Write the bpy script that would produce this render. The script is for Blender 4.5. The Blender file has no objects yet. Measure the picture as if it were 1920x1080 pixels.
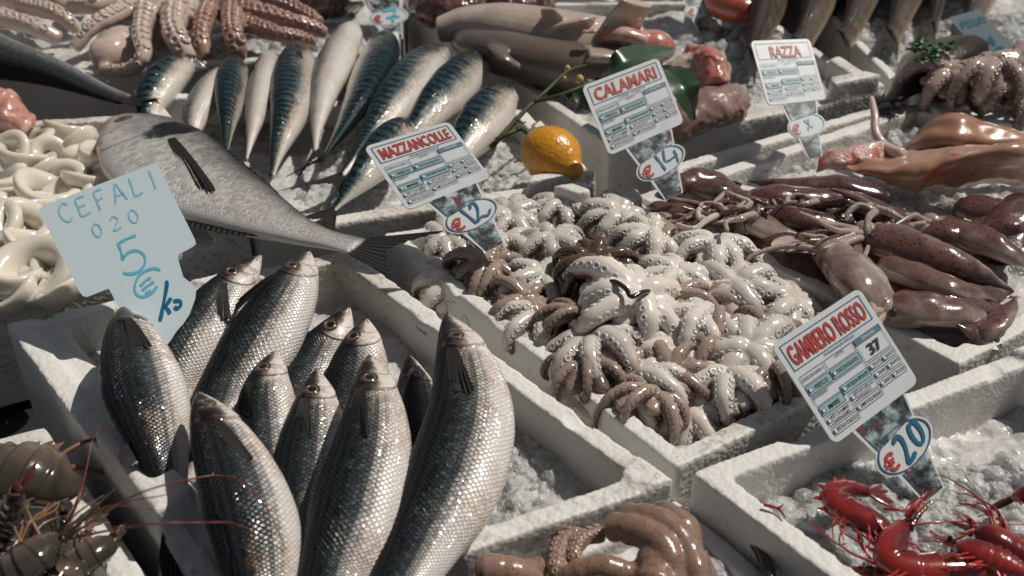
import bpy, bmesh, math, random
import numpy as np
from mathutils import Vector, noise, kdtree

random.seed(7); np.random.seed(7)
SC = bpy.context.scene
COL = SC.collection
PI = math.pi
# ------------------------------------------------------------------ camera
FPX, TH, HC = 1900.0, math.radians(32), 0.53
cam_d = bpy.data.cameras.new('camera')
cam = bpy.data.objects.new('camera', cam_d)
COL.objects.link(cam)
cam.location = (0, 0, HC)
cam.rotation_euler = (PI / 2 - TH, 0, 0)
cam_d.sensor_width = 36.0
cam_d.lens = FPX / 1920 * 36
cam_d.clip_start = 0.02
cam_d.clip_end = 200
cam_d.dof.use_dof = True
cam_d.dof.focus_distance = 0.93
cam_d.dof.aperture_fstop = 7.0
SC.camera = cam
# ------------------------------------------------------------------ sky and sun
EL, AZ = math.radians(57), math.radians(66)
SUN = Vector((math.sin(AZ) * math.cos(EL), math.cos(AZ) * math.cos(EL), math.sin(EL)))
w = bpy.data.worlds.new('World')
SC.world = w
w.use_nodes = True
wt = w.node_tree
sky = wt.nodes.new('ShaderNodeTexSky')
sky.sky_type = 'NISHITA'
sky.sun_disc = False
sky.sun_elevation = EL
sky.sun_rotation = AZ
bg = wt.nodes['Background']
bg.inputs[1].default_value = 0.042
hs = wt.nodes.new('ShaderNodeHueSaturation')
hs.inputs['Saturation'].default_value = 0.45
wt.links.new(sky.outputs[0], hs.inputs['Color'])
wt.links.new(hs.outputs[0], bg.inputs[0])
sl = bpy.data.lights.new('sun', 'SUN')
sl.energy = 4.5
sl.angle = math.radians(0.5)
sl.color = (1.0, 0.93, 0.84)
so = bpy.data.objects.new('sun', sl)
COL.objects.link(so)
so.rotation_euler = (-SUN).to_track_quat('-Z', 'Y').to_euler()
SC.view_settings.view_transform = 'Standard'
SC.view_settings.look = 'None'
SC.view_settings.exposure = -0.45
SC.view_settings.gamma = 1.0
SC.cycles.max_bounces = 8
SC.cycles.transparent_max_bounces = 14

# ------------------------------------------------------------------ layout helper: photo pixel -> point on a level plane
CF = np.array((0, math.cos(TH), -math.sin(TH)))
CD = np.array((0, -math.sin(TH), -math.cos(TH)))
CR = np.array((1.0, 0, 0))
CP = np.array((0, 0, HC))


def ray(px, py):
    return CF + CR * (px - 960) / FPX + CD * (py - 540) / FPX


def P(px, py, z=0.0):
    d = ray(px, py)
    return CP + d * ((z - HC) / d[2])


# ------------------------------------------------------------------ node helpers
def mat(name):
    m = bpy.data.materials.new(name)
    m.use_nodes = True
    nt = m.node_tree
    return m, nt, nt.nodes['Principled BSDF']


def sset(nt, sock, v):
    if isinstance(v, bpy.types.NodeSocket):
        nt.links.new(v, sock)
    elif isinstance(v, (tuple, list)) and len(v) == 3 and sock.type == 'RGBA':
        sock.default_value = (*v, 1)
    else:
        sock.default_value = v


def nd(nt, typ, ins=(), out=0, **pr):
    n = nt.nodes.new('ShaderNode' + typ)
    for k, v in pr.items():
        setattr(n, k, v)
    for k, v in dict(ins).items():
        sset(nt, n.inputs[k], v)
    return n.outputs[out]


def M(nt, op, a, b=0.0, c=None):
    i = {0: a, 1: b}
    if c is not None:
        i[2] = c
    return nd(nt, 'Math', i, operation=op)


def mix(nt, f, a, b, bt='MIX'):
    n = nt.nodes.new('ShaderNodeMix')
    n.data_type = 'RGBA'
    n.blend_type = bt
    sset(nt, n.inputs[0], f)
    sset(nt, n.inputs[6], a)
    sset(nt, n.inputs[7], b)
    return n.outputs[2]


def ramp(nt, f, st):
    n = nt.nodes.new('ShaderNodeValToRGB')
    e = n.color_ramp.elements
    while len(e) < len(st):
        e.new(0.5)
    for i, (p, c) in enumerate(st):
        e[i].position = p
        e[i].color = (c, c, c, 1) if isinstance(c, (int, float)) else (*c, 1)
    sset(nt, n.inputs[0], f)
    return n.outputs[0]


def smooth(nt, x, a, b, lo=0.0, hi=1.0):
    n = nt.nodes.new('ShaderNodeMapRange')
    n.interpolation_type = 'SMOOTHSTEP'
    for k, v in ((0, x), (1, a), (2, b), (3, lo), (4, hi)):
        sset(nt, n.inputs[k], v)
    return n.outputs[0]


def nz(nt, sc, det=3, rough=0.55, vec=None, out=0):
    i = {'Scale': sc, 'Detail': det, 'Roughness': rough}
    i['Vector'] = vec if vec is not None else nd(nt, 'TexCoord', out=3)
    return nd(nt, 'TexNoise', i, out=out)


def vor(nt, sc, vec=None, out=0, rnd=1.0, feature='F1', dim='3D'):
    i = {'Scale': sc, 'Randomness': rnd}
    i['Vector'] = vec if vec is not None else nd(nt, 'TexCoord', out=3)
    return nd(nt, 'TexVoronoi', i, out=out, feature=feature, voronoi_dimensions=dim)


def at(nt, name, out=2):
    return nd(nt, 'Attribute', out=out, attribute_name=name)


def bump(nt, h, s, d, nrm=None):
    i = {'Height': h, 'Strength': s, 'Distance': d}
    if nrm is not None:
        i['Normal'] = nrm
    return nd(nt, 'Bump', i)


def setp(nt, b, **k):
    nm = dict(col='Base Color', rough='Roughness', metal='Metallic', spec='Specular IOR Level', coat='Coat Weight', coatr='Coat Roughness', ior='IOR',
              trans='Transmission Weight', sss='Subsurface Weight', sssr='Subsurface Radius', ssss='Subsurface Scale', nrm='Normal', alpha='Alpha', coatn='Coat Normal')
    for a, v in k.items():
        sset(nt, b.inputs[nm[a]], v)


def XYZ(nt, v, i):
    return nd(nt, 'SeparateXYZ', {0: v}, out=i)


def CXYZ(nt, x, y, z=0.0):
    return nd(nt, 'CombineXYZ', {0: x, 1: y, 2: z})


def orand(nt):
    return nd(nt, 'ObjectInfo', out=5)


# ------------------------------------------------------------------ mesh helpers
class MB:
    """collects verts and faces (with per-vertex attributes) for ONE mesh object"""

    def __init__(s):
        s.v, s.f, s.fc, s.tone, s.mi, s.n = [], [], [], [], [], 0

    def add(s, v, f, fc=None, tone=None, mi=0):
        v = np.asarray(v, float).reshape(-1, 3)
        k = len(v)
        s.v.append(v)
        s.f += [tuple(int(i) + s.n for i in q) for q in f]
        s.mi += [mi] * len(f)
        s.fc.append(np.zeros((k, 3)) if fc is None else np.asarray(fc, float))
        s.tone.append(np.zeros(k) if tone is None else np.broadcast_to(np.asarray(tone, float), (k,)))
        s.n += k
        return s

    def mesh(s, name, mats, loc=(0, 0, 0), smooth=True):
        me = bpy.data.meshes.new(name)
        v = np.concatenate(s.v) - np.asarray(loc, float)
        me.from_pydata(v.tolist(), [], s.f)
        for m in (mats if isinstance(mats, (list, tuple)) else [mats]):
            me.materials.append(m)
        me.polygons.foreach_set('use_smooth', [smooth] * len(me.polygons))
        me.polygons.foreach_set('material_index', s.mi)
        a = me.attributes.new('fc', 'FLOAT_VECTOR', 'POINT')
        a.data.foreach_set('vector', np.concatenate(s.fc).astype(np.float32).ravel())
        a = me.attributes.new('tone', 'FLOAT', 'POINT')
        a.data.foreach_set('value', np.concatenate(s.tone).astype(np.float32))
        me.update()
        return me

    def build(s, name, mats, parent=None, loc=None, smooth=True):
        if loc is None:
            loc = np.array(parent.location) if parent is not None else np.zeros(3)
        o = bpy.data.objects.new(name, s.mesh(name, mats, loc, smooth))
        COL.objects.link(o)
        if parent is not None:
            o.parent = parent
        else:
            o.location = loc
        return o


def tag(o, label, cat, group=None, kind=None):
    o['label'] = label
    if cat:
        o['category'] = cat
    if group:
        o['group'] = group
    if kind:
        o['kind'] = kind
    return o


def thing(name, loc, label, cat, group=None):
    o = bpy.data.objects.new(name, None)
    o.empty_display_size = 0.02
    COL.objects.link(o)
    o.location = [float(x) for x in loc]
    return tag(o, label, cat, group)


def nrmz(a):
    a = np.asarray(a, float)
    return a / np.maximum(np.linalg.norm(a, axis=-1, keepdims=True), 1e-9)


def spline(pts, n):
    """smooth curve through points (Catmull-Rom, even arc length)"""
    p = np.asarray(pts, float)
    if len(p) == 2:
        return p[0] + (p[1] - p[0]) * np.linspace(0, 1, n)[:, None]
    q = np.vstack([2 * p[0] - p[1], p, 2 * p[-1] - p[-2]])
    out = []
    for i in range(len(p) - 1):
        a, b, c, d = q[i:i + 4]
        t = np.linspace(0, 1, 24, endpoint=False)[:, None]
        out.append(0.5 * (2 * b + (c - a) * t + (2 * a - 5 * b + 4 * c - d) * t * t + (3 * b - a - 3 * c + d) * t ** 3))
    c = np.vstack(out + [p[-1:]])
    s = np.r_[0, np.cumsum(np.linalg.norm(np.diff(c, axis=0), axis=1))]
    u = np.linspace(0, s[-1], n)
    return np.stack([np.interp(u, s, c[:, k]) for k in range(3)], 1)


def prof(us, tab, col):
    """smoothed table look-up"""
    t = np.asarray(tab, float)
    d = np.linspace(0, 1, 401)
    y = np.interp(d, t[:, 0], t[:, col])
    k = np.hanning(27)
    k /= k.sum()
    yp = np.r_[2 * y[0] - y[13:0:-1], y, 2 * y[-1] - y[-2:-15:-1]]
    ys = np.convolve(yp, k, 'valid')
    ys[0] = y[0]
    return np.maximum(np.interp(us, d, ys), 1e-3)


def grid_faces(n, k, closed=True):
    f = []
    for i in range(n - 1):
        for j in range(k if closed else k - 1):
            j2 = (j + 1) % k
            f.append((i * k + j, i * k + j2, (i + 1) * k + j2, (i + 1) * k + j))
    return f


def frames(c, up=(0, 0, 1)):
    t = nrmz(np.gradient(c, axis=0))
    a = np.asarray(up, float)
    if abs(t[0] @ a) > 0.95:
        a = np.array((1.0, 0.1, 0))
    n = nrmz(a - t[0] * (a @ t[0]))
    N = [n]
    for i in range(1, len(c)):
        n = nrmz(n - t[i] * (n @ t[i]))
        N.append(n)
    N = np.array(N)
    return t, N, np.cross(t, N)


def tube(c, r, k=12, flat=1.0, up=(0, 0, 1), cap=True):
    """c Nx3, r N; returns verts, faces, angle of each vert from the frame's N"""
    c = np.asarray(c, float)
    r = np.broadcast_to(np.asarray(r, float), (len(c),))
    t, N, B = frames(c, up)
    a = np.linspace(0, 2 * PI, k, endpoint=False)
    v = c[:, None] + (np.cos(a)[None, :, None] * N[:, None] * flat + np.sin(a)[None, :, None] * B[:, None]) * r[:, None, None]
    f = grid_faces(len(c), k)
    if cap:
        f += [tuple(range(k))[::-1], tuple(range((len(c) - 1) * k, len(c) * k))]
    return v.reshape(-1, 3), f, np.tile(a, len(c))


def sphere(c, r, nu=16, nv=10):
    c = np.asarray(c, float)
    r = np.broadcast_to(np.asarray(r, float), (3,))
    v = [(0, 0, 1)]
    for i in range(1, nv):
        p = PI * i / nv
        v += [(math.sin(p) * math.cos(2 * PI * j / nu), math.sin(p) * math.sin(2 * PI * j / nu), math.cos(p)) for j in range(nu)]
    v.append((0, 0, -1))
    f = [(0, 1 + j, 1 + (j + 1) % nu) for j in range(nu)]
    for i in range(nv - 2):
        f += [(1 + i * nu + j, 1 + (i + 1) * nu + j, 1 + (i + 1) * nu + (j + 1) % nu, 1 + i * nu + (j + 1) % nu) for j in range(nu)]
    L = 1 + (nv - 1) * nu
    f += [(L, 1 + (nv - 2) * nu + (j + 1) % nu, 1 + (nv - 2) * nu + j) for j in range(nu)]
    return np.array(v) * r + c, f


def fuse(v, f, vox, it=2, tone=None, fc=None):
    """union of closed shapes as one skin (voxel remesh); attributes carried over from the nearest source vertex"""
    v = np.asarray(v, float)
    me = bpy.data.meshes.new('tmp')
    me.from_pydata(v.tolist(), [], f)
    o = bpy.data.objects.new('tmp', me)
    COL.objects.link(o)
    m = o.modifiers.new('r', 'REMESH')
    m.mode = 'VOXEL'
    m.voxel_size = vox
    if it:
        s = o.modifiers.new('s', 'SMOOTH')
        s.iterations = it
        s.factor = 0.5
    dg = bpy.context.evaluated_depsgraph_get()
    dg.update()
    e = bpy.data.meshes.new_from_object(o.evaluated_get(dg))
    n = len(e.vertices)
    nv = np.empty(n * 3, np.float32)
    e.vertices.foreach_get('co', nv)
    nv = nv.reshape(-1, 3).astype(float)
    nf = [tuple(p.vertices) for p in e.polygons]
    bpy.data.objects.remove(o)
    bpy.data.meshes.remove(me)
    bpy.data.meshes.remove(e)
    if tone is None:
        return nv, nf
    kd = kdtree.KDTree(len(v))
    for i, p in enumerate(v):
        kd.insert(p, i)
    kd.balance()
    ix = np.array([kd.find(p)[1] for p in nv])
    return nv, nf, np.asarray(tone)[ix], (None if fc is None else np.asarray(fc)[ix])
# ------------------------------------------------------------------ materials: foam, ice, table
def make_foam():
    m, nt, b = mat('polystyrene_foam')
    co = nd(nt, 'TexCoord', out=3)
    bead = vor(nt, 205, co)
    stain = nz(nt, 7, 5, 0.65, co)
    spots = nz(nt, 55, 4, 0.7, co)
    base = mix(nt, smooth(nt, stain, 0.52, 0.75), (0.70, 0.69, 0.66), (0.54, 0.495, 0.425))
    base = mix(nt, smooth(nt, spots, 0.62, 0.76, 0, 0.55), base, (0.24, 0.20, 0.15))
    fleck = M(nt, 'MULTIPLY', smooth(nt, nz(nt, 210, 2, 0.5, co), 0.70, 0.74), smooth(nt, nz(nt, 12, 2, 0.5, co), 0.48, 0.6))
    base = mix(nt, M(nt, 'MULTIPLY', fleck, 0.75), base, (0.05, 0.042, 0.035))
    base = mix(nt, smooth(nt, nz(nt, 19, 5, 0.7, co), 0.60, 0.70, 0, 0.5), base, (0.40, 0.345, 0.27))
    n2 = nz(nt, 3.1, 2, 0.5, co)
    grime = M(nt, 'MULTIPLY', smooth(nt, n2, 0.56, 0.64), smooth(nt, nz(nt, 150, 3, 0.7, co), 0.5, 0.6))
    base = mix(nt, M(nt, 'MULTIPLY', grime, 0.35), base, (0.09, 0.08, 0.07))
    h = M(nt, 'ADD', M(nt, 'MULTIPLY', bead, -1.0), M(nt, 'MULTIPLY', spots, 0.25))
    setp(nt, b, col=base, rough=smooth(nt, stain, 0.4, 0.6, 0.75, 0.42), nrm=bump(nt, h, 0.38, 0.0022), spec=0.35, sss=0.12, sssr=(1, 0.9, 0.8), ssss=0.008)
    return m


def make_ice_bed():
    m, nt, b = mat('crushed_ice_bed')
    co = nd(nt, 'TexCoord', out=3)
    n = nz(nt, 30, 5, 0.65, co)
    n2 = nz(nt, 170, 3, 0.6, co)
    col = mix(nt, smooth(nt, n, 0.3, 0.7), (0.46, 0.455, 0.44), (0.76, 0.755, 0.74))
    h = M(nt, 'ADD', M(nt, 'MULTIPLY', vor(nt, 75, co), 0.9), M(nt, 'MULTIPLY', n2, 0.5))
    setp(nt, b, col=col, rough=smooth(nt, n2, 0.35, 0.65, 0.12, 0.4), nrm=bump(nt, h, 0.5, 0.006), sss=0.3, sssr=(0.8, 0.95, 1), ssss=0.012, ior=1.31, coat=0.8, coatr=0.06)
    return m


def make_ice_chunk():
    m, nt, b = mat('ice_chunk')
    n = nz(nt, 90, 3, 0.6)
    n2 = nz(nt, 260, 2, 0.5)
    setp(nt, b, col=(0.82, 0.82, 0.81), rough=smooth(nt, n, 0.35, 0.65, 0.03, 0.2), ior=1.31, spec=0.8, coat=1.0, coatr=0.02, nrm=bump(nt, M(nt, 'ADD', n, M(nt, 'MULTIPLY', n2, 0.5)), 0.7, 0.006))
    tr = nt.nodes.new('ShaderNodeBsdfTransparent')
    tr.inputs[0].default_value = (0.96, 0.975, 0.975, 1)
    mx = nt.nodes.new('ShaderNodeMixShader')
    sset(nt, mx.inputs[0], smooth(nt, n, 0.3, 0.7, 0.72, 0.42))
    nt.links.new(b.outputs[0], mx.inputs[1])
    nt.links.new(tr.outputs[0], mx.inputs[2])
    nt.links.new(mx.outputs[0], nt.nodes['Material Output'].inputs[0])
    return m


FOAM, ICEB, ICEC = make_foam(), make_ice_bed(), make_ice_chunk()


def simple(name, col, rough=0.4, **k):
    m, nt, b = mat(name)
    setp(nt, b, col=col, rough=rough, **k)
    return m


# ------------------------------------------------------------------ the stall table (one sheet under every box)
tb = MB()
for x0, x1, y0, y1, z0, z1 in ((-3.2, 3.2, 0.1, 4.2, -0.16, -0.135),):
    c = [(x, y, z) for z in (z0, z1) for x, y in ((x0, y0), (x1, y0), (x1, y1), (x0, y1))]
    tb.add(c, [(3, 2, 1, 0), (4, 5, 6, 7), (0, 1, 5, 4), (1, 2, 6, 5), (2, 3, 7, 6), (3, 0, 4, 7)])
TBM, nt_, b_ = mat('wet_steel_table')
setp(nt_, b_, col=mix(nt_, nz(nt_, 9), (0.03, 0.03, 0.032), (0.07, 0.07, 0.07)), rough=0.35, metal=0.4)
tag(tb.build('stall_table', TBM, smooth=False), 'dark wet stall table under all of the foam boxes', 'table')

# ------------------------------------------------------------------ foam boxes
LERP = lambda a, b, t: a + (b - a) * t


def prism(q, z0, z1):
    """closed hexahedron from a ground quad (4 xy) and one or four top heights"""
    z1 = np.broadcast_to(np.asarray(z1, float), (4,))
    v = [(p[0], p[1], z0) for p in q] + [(p[0], p[1], z) for p, z in zip(q, z1)]
    return v, [(3, 2, 1, 0), (4, 5, 6, 7), (0, 1, 5, 4), (1, 2, 6, 5), (2, 3, 7, 6), (3, 0, 4, 7)]


def foam_box(label, quad, wall=0.024, top=0.0, depth=0.125, floor=0.06, lugs=(), vox=0.0028, chips=1.0, seed=0, walls=(0, 1, 2, 3)):
    """quad: 4 outer corners (xy) counter-clockwise from back-left ... ; lugs: (edge, t0, t1, height, inward extra)"""
    q = [np.array(p[:2], float) for p in quad]
    cen = sum(q) / 4
    inn = []
    for i in range(4):
        a, p, n = q[i - 1], q[i], q[(i + 1) % 4]
        d1, d2 = nrmz(a - p), nrmz(n - p)
        s = abs(d1[0] * d2[1] - d1[1] * d2[0])
        inn.append(p + (d1 + d2) * wall / max(s, 0.5))
    zb = top - depth
    V, Fc, n = [], [], 0

    def put(v, f):
        nonlocal n
        V.extend(v)
        Fc.extend([tuple(i + n for i in g) for g in f])
        n += len(v)
    for i in walls:
        j = (i + 1) % 4
        put(*prism([q[i], q[j], inn[j], inn[i]], zb, top))
    mid = [LERP(a, b, 0.4) for a, b in zip(q, inn)]
    put(*prism(mid, zb + 0.0007, top - floor))
    for (e, t0, t1, h, ex) in lugs:
        j = (e + 1) % 4
        a, b = LERP(q[e], q[j], t0), LERP(q[e], q[j], t1)
        nrm = nrmz(inn[e] - q[e] + inn[j] - q[j])
        d = nrmz(b - a)
        k = wall * 0.92 + ex
        put(*prism([a + nrm * 0.0013, b + nrm * 0.0013, b + nrm * k - d * 0.012, a + nrm * k + d * 0.012], zb + 0.002, top + h))
    v, f = fuse(V, Fc, vox, 4)
    off = Vector((seed * 3.7, seed * 1.9, 0))
    for i in range(len(v)):
        if v[i, 2] > top - 0.075:
            p = Vector(v[i])
            nn = noise.noise_vector(p * 38 + off) * 0.0008 + noise.noise_vector(p * 120 + off) * 0.0002
            c = noise.noise(p * 26 + off * 2)
            v[i] += np.array(nn) * chips
            if c > 0.42 and v[i, 2] > top - 0.012:
                v[i, 2] -= (c - 0.42) * 0.02 * chips
    o = MB().add(v, f).build('foam_box', FOAM, loc=(*cen, zb))
    tag(o, label, 'foam box', 'white polystyrene fish boxes on the stall')
    return o, inn


def ico(sub):
    bm = bmesh.new()
    bmesh.ops.create_icosphere(bm, subdivisions=sub, radius=1)
    v = np.array([x.co[:] for x in bm.verts])
    f = [tuple(x.index for x in g.verts) for g in bm.faces]
    bm.free()
    return v, f


ICO = ico(2)
CHUNKS = []
for k in range(12):
    v = ICO[0].copy()
    of = Vector((k * 5.1, 0, 0))
    for i in range(len(v)):
        p = Vector(v[i])
        v[i] *= 1 + 0.45 * noise.noise(p * 1.1 + of) + 0.22 * noise.noise(p * 2.6 + of)
    CHUNKS.append(v * np.random.uniform(0.55, 1.15, 3))


def inquad(q, pt):
    s = [np.sign((q[(i + 1) % 4][0] - q[i][0]) * (pt[1] - q[i][1]) - (q[(i + 1) % 4][1] - q[i][1]) * (pt[0] - q[i][0])) for i in range(4)]
    return abs(sum(s)) > 3.5


def ice_height(x, y, z, amp, seed):
    p = Vector((x, y, seed * 2.3))
    return z + amp * (noise.noise(p * 13) * 0.9 + noise.noise(p * 34) * 0.5 + abs(noise.noise(p * 62)) * 0.55 + abs(noise.noise(p * 130)) * 0.32)


def ice(label, quad, z, amp=0.012, step=0.005, chunks=(), seed=0, tilt=None):
    """a bed of crushed ice filling a quad, with loose chunks (n, region quad, size)"""
    q = [np.array(p[:2], float) for p in quad]
    e1 = max(np.linalg.norm(q[1] - q[0]), np.linalg.norm(q[2] - q[3]))
    e2 = max(np.linalg.norm(q[3] - q[0]), np.linalg.norm(q[2] - q[1]))
    n1, n2 = max(3, int(e1 / step)), max(3, int(e2 / step))
    mb = MB()
    V = []
    fz = tilt or (lambda x, y: z)
    for i in range(n2):
        t = i / (n2 - 1)
        a, b = LERP(q[0], q[3], t), LERP(q[1], q[2], t)
        for j in range(n1):
            p = LERP(a, b, j / (n1 - 1))
            V.append((p[0], p[1], ice_height(p[0], p[1], fz(p[0], p[1]), amp, seed)))
    mb.add(V, [g[::-1] for g in grid_faces(n2, n1, False)], mi=0)
    rs = np.random.RandomState(seed + 50)
    for (cn, cq, sz) in chunks:
        cq = [np.array(p[:2], float) for p in (cq or q)]
        lo, hi = np.min(cq, 0), np.max(cq, 0)
        k = 0
        tries = 0
        cn = int(cn * 1.6)
        while k < cn and tries < cn * 12:
            tries += 1
            p = rs.uniform(lo, hi)
            if not inquad(cq, p) or not inquad(q, p):
                continue
            k += 1
            s = sz * (0.3 + 1.0 * rs.uniform(0, 1.0) ** 2.5)
            a, bb = rs.uniform(0, 2 * PI), rs.uniform(-0.6, 0.6)
            Rz = np.array([[math.cos(a), -math.sin(a), 0], [math.sin(a), math.cos(a), 0], [0, 0, 1]])
            Rx = np.array([[1, 0, 0], [0, math.cos(bb), -math.sin(bb)], [0, math.sin(bb), math.cos(bb)]])
            v = CHUNKS[rs.randint(12)] @ (Rz @ Rx).T * s
            zz = ice_height(p[0], p[1], fz(p[0], p[1]), amp, seed)
            mb.add(v + (p[0], p[1], zz + s * rs.uniform(-0.65, 0.2)), ICO[1], mi=1)
    o = mb.build('crushed_ice', [ICEB, ICEC], loc=(*(sum(q) / 4), z))
    return tag(o, label, 'ice', None, 'stuff')


def px4(*pts, z=0.0):
    return [P(x, y, z) for x, y in pts]


# mullet box, front left of the centre
BLm, BRm, FRm = P(8, 606), P(655, 468), P(1266, 905)
MQ = [BLm, BRm, FRm, BLm + FRm - BRm]
_, inn = foam_box('foam box holding the row of grey mullets, scarred rim and open right corner', MQ, wall=0.019, floor=0.052,
                  lugs=((0, 0.50, 0.60, 0.006, 0.0), (3, 0.02, 0.97, -0.007, 0.028), (3, 0.24, 0.50, 0.022, 0.016), (1, 0.92, 1.0, 0.004, 0.01), (2, 0.0, 0.07, 0.004, 0.01)), seed=1)
ice('crushed ice around the grey mullets in the front left box', inn, -0.047, 0.008, 0.0032,
    chunks=((150, px4((840, 640), (1240, 900), (960, 1079), (820, 1000), z=-.04), 0.0075), (60, px4((60, 640), (320, 600), (330, 900), (160, 860), z=-.04), 0.005),
            (110, px4((880, 700), (1060, 800), (960, 1000), (860, 960), z=-.04), 0.010)), seed=1)
# small octopus box in the middle
OQ = [P(716, 438), P(1186, 368), P(1650, 690), P(1270, 878)]
_, inn = foam_box('foam box in the middle full of small white octopuses, broken stacking lugs behind', OQ, wall=0.017, floor=0.05,
                  lugs=((0, 0.42, 0.60, 0.012, 0.006), (0, 0.66, 0.80, 0.030, 0.012), (0, 0.86, 1.0, 0.016, 0.02)), seed=2)
ice('crushed ice under the small octopuses in the middle box', inn, -0.030, 0.008, 0.006, chunks=((260, px4((700, 520), (800, 470), (1000, 700), (940, 720), z=-.03), 0.006),
    (200, px4((800, 420), (1000, 390), (1000, 440), (800, 480), z=-.02), 0.006)), seed=2)
# squid box on the right
a, b = P(1192, 366), P(1800, 684)
dx = nrmz(P(1935, 612) - b) * 0.66
SQ = [a, a + dx, b + dx, b]
_, inn = foam_box('foam box on the right heaped with brown squid', SQ, wall=0.019, floor=0.05, lugs=(), seed=3)
ice('crushed ice between the brown squid in the right hand box', inn, -0.032, 0.010, 0.007,
    chunks=((500, px4((1560, 350), (1920, 330), (1920, 520), (1700, 430), z=-.03), 0.010), (160, px4((1440, 500), (1560, 500), (1640, 640), (1500, 600), z=-.03), 0.005)), seed=3)
# red prawn box, front right
c0 = P(1296, 884)
c1 = P(1925, 652)
dirb = c1 - c0
c3 = P(1560, 1085)
GQ = [c0, c1, c1 + (c3 - c0) * 1.6, c0 + (c3 - c0) * 1.6]
_, inn = foam_box('foam box at front right with red prawns on ice', GQ, wall=0.019, floor=0.058, lugs=((0, 0.93, 1.0, 0.008, 0.01),), seed=4)
ice('crushed ice in front right box under the red prawns', inn, -0.046, 0.015, 0.003,
    chunks=((1500, px4((1480, 880), (1920, 860), (1930, 1090), (1500, 1090), z=-.04), 0.0075), (500, px4((1430, 920), (1640, 900), (1700, 1090), (1480, 1090), z=-.04), 0.011)), seed=4)
# front centre box: its ice and bottom show under the mullet box's right corner
FQ = [P(880, 1085, -.03), P(1268, 925, -.03), P(1490, 1110, -.03), P(1100, 1300, -.03)]
_, inn = foam_box('low foam box at front centre holding one brown octopus', FQ, wall=0.016, top=-0.034, depth=0.095, floor=0.03, seed=5)
ice('crushed ice beside the brown octopus at front centre', inn, -0.052, 0.008, 0.004,
    chunks=((330, px4((1290, 930), (1340, 930), (1470, 1090), (1300, 1090), z=-.05), 0.009),), seed=5)
# prawn box, front left corner
k0, k1 = P(-260, 940), P(30, 800)
v01 = MQ[3] - MQ[0]
k2 = MQ[0] + v01 * 0.98 + np.array((-0.012, -0.012, 0))
k1b = MQ[0] + v01 * 0.33 + np.array((-0.014, -0.010, 0))
e = np.array((-0.30, -0.14, 0))
LQ = [k1b + e, k1b, k2, k2 + e]
_, inn = foam_box('foam box in the front left corner holding the grey prawns', LQ, wall=0.022, top=-0.018, depth=0.11, floor=0.05, seed=6)
# squid ring box
r0, r1 = P(-20, 572), P(470, 446)
RQ = [P(-330, 250), P(232, 215), r1, P(-330, 640)]
_, inn = foam_box('foam box at the left full of white squid rings, stained front rim', RQ, wall=0.017, floor=0.05,
                  lugs=((2, 0.0, 0.10, 0.012, 0.006), (2, 0.17, 0.26, 0.004, 0.0)), seed=7)
ice('crushed ice among the white squid rings at the left', inn, -0.034, 0.010, 0.007, chunks=((260, px4((0, 190), (240, 200), (280, 300), (60, 260), z=-.03), 0.008),), seed=7)
# mackerel box
KQ = [P(246, 150), P(960, 200), P(1126, 345), P(490, 455)]
KQ = [P(250, 170), P(985, 205), P(1120, 345), P(478, 442)]
_, inn = foam_box('foam box behind the bream with the striped mackerel', KQ, wall=0.02, floor=0.05, lugs=((2, 0.0, 0.22, 0.016, 0.0), (1, 0.25, 0.9, 0.010, 0.0)), seed=8)
ice('crushed ice under the striped mackerel', inn, -0.034, 0.010, 0.007, chunks=((420, px4((560, 260), (1000, 200), (1060, 330), (560, 420), z=-.02), 0.008),), seed=8)
# shark box
HQ = [P(760, 8), P(1390, 0), P(1662, 175), P(1140, 272)]
_, inn = foam_box('foam box at the back with pale skinned sharks, notched front wall', HQ, wall=0.017, floor=0.05, lugs=((2, 0.03, 0.22, 0.030, 0.01), (2, 0.6, 0.78, 0.03, 0.006), (1, 0.72, 1.0, 0.012, 0.01)), seed=9, vox=0.0035)
ice('crushed ice around the skinned sharks and below the hanging fish tails', inn, -0.024, 0.014, 0.009,
    chunks=((700, px4((740, 60), (960, 60), (1120, 220), (860, 150), z=-.02), 0.010), (600, px4((1280, 60), (1560, 40), (1640, 150), (1300, 200), z=-.02), 0.012)), seed=9)
# skate box
a, b = P(1136, 330), P(1676, 190)
WQ = [P(1150, 318), P(1674, 196), P(2150, 330), P(1600, 480)]
WQ = [P(1160, 352), P(1676, 196), P(2230, 330), P(1190 + 560, 520)]
_, inn = foam_box('foam box at the right with pink skate wings', [P(1222, 318), P(1676, 190), P(2230, 300), P(1760, 440)], wall=0.017, floor=0.05, lugs=((3, 0.90, 1.0, 0.008, 0.0),), seed=10, vox=0.0035)
ice('crushed ice under the pink skate wings', inn, -0.03, 0.012, 0.009, chunks=((400, px4((1290, 300), (1640, 200), (1760, 260), (1420, 330), z=-.02), 0.010),), seed=10)
# big octopus box and hake box, far left
ZQ = [P(-250, -60), P(760, -70), P(745, 95), P(-300, 165)]
_, inn = foam_box('foam box at the back left under the large pink octopuses', ZQ, wall=0.017, floor=0.05, seed=11, vox=0.0045)
ice('crushed ice around the large pink octopuses at the back left', inn, -0.02, 0.012, 0.011, chunks=((500, px4((200, 100), (740, 60), (740, 110), (200, 170), z=-.02), 0.010),), seed=11)
# box of brown fish at the back right
TQ = [P(1395, -130), P(2150, -120), P(2160, 130), P(1690, 175)]
_, inn = foam_box('foam box at back right with brown fish laid in a row', [P(1400, -120), P(2100, -110), P(2250, 150), P(1690, 168)], wall=0.017, floor=0.05, seed=12, vox=0.0045)
ice('crushed ice below the row of brown fish at the back right', inn, -0.018, 0.014, 0.010, chunks=((900, px4((1480, 60), (1960, 40), (1960, 160), (1560, 170), z=-.02), 0.013),), seed=12)
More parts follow.
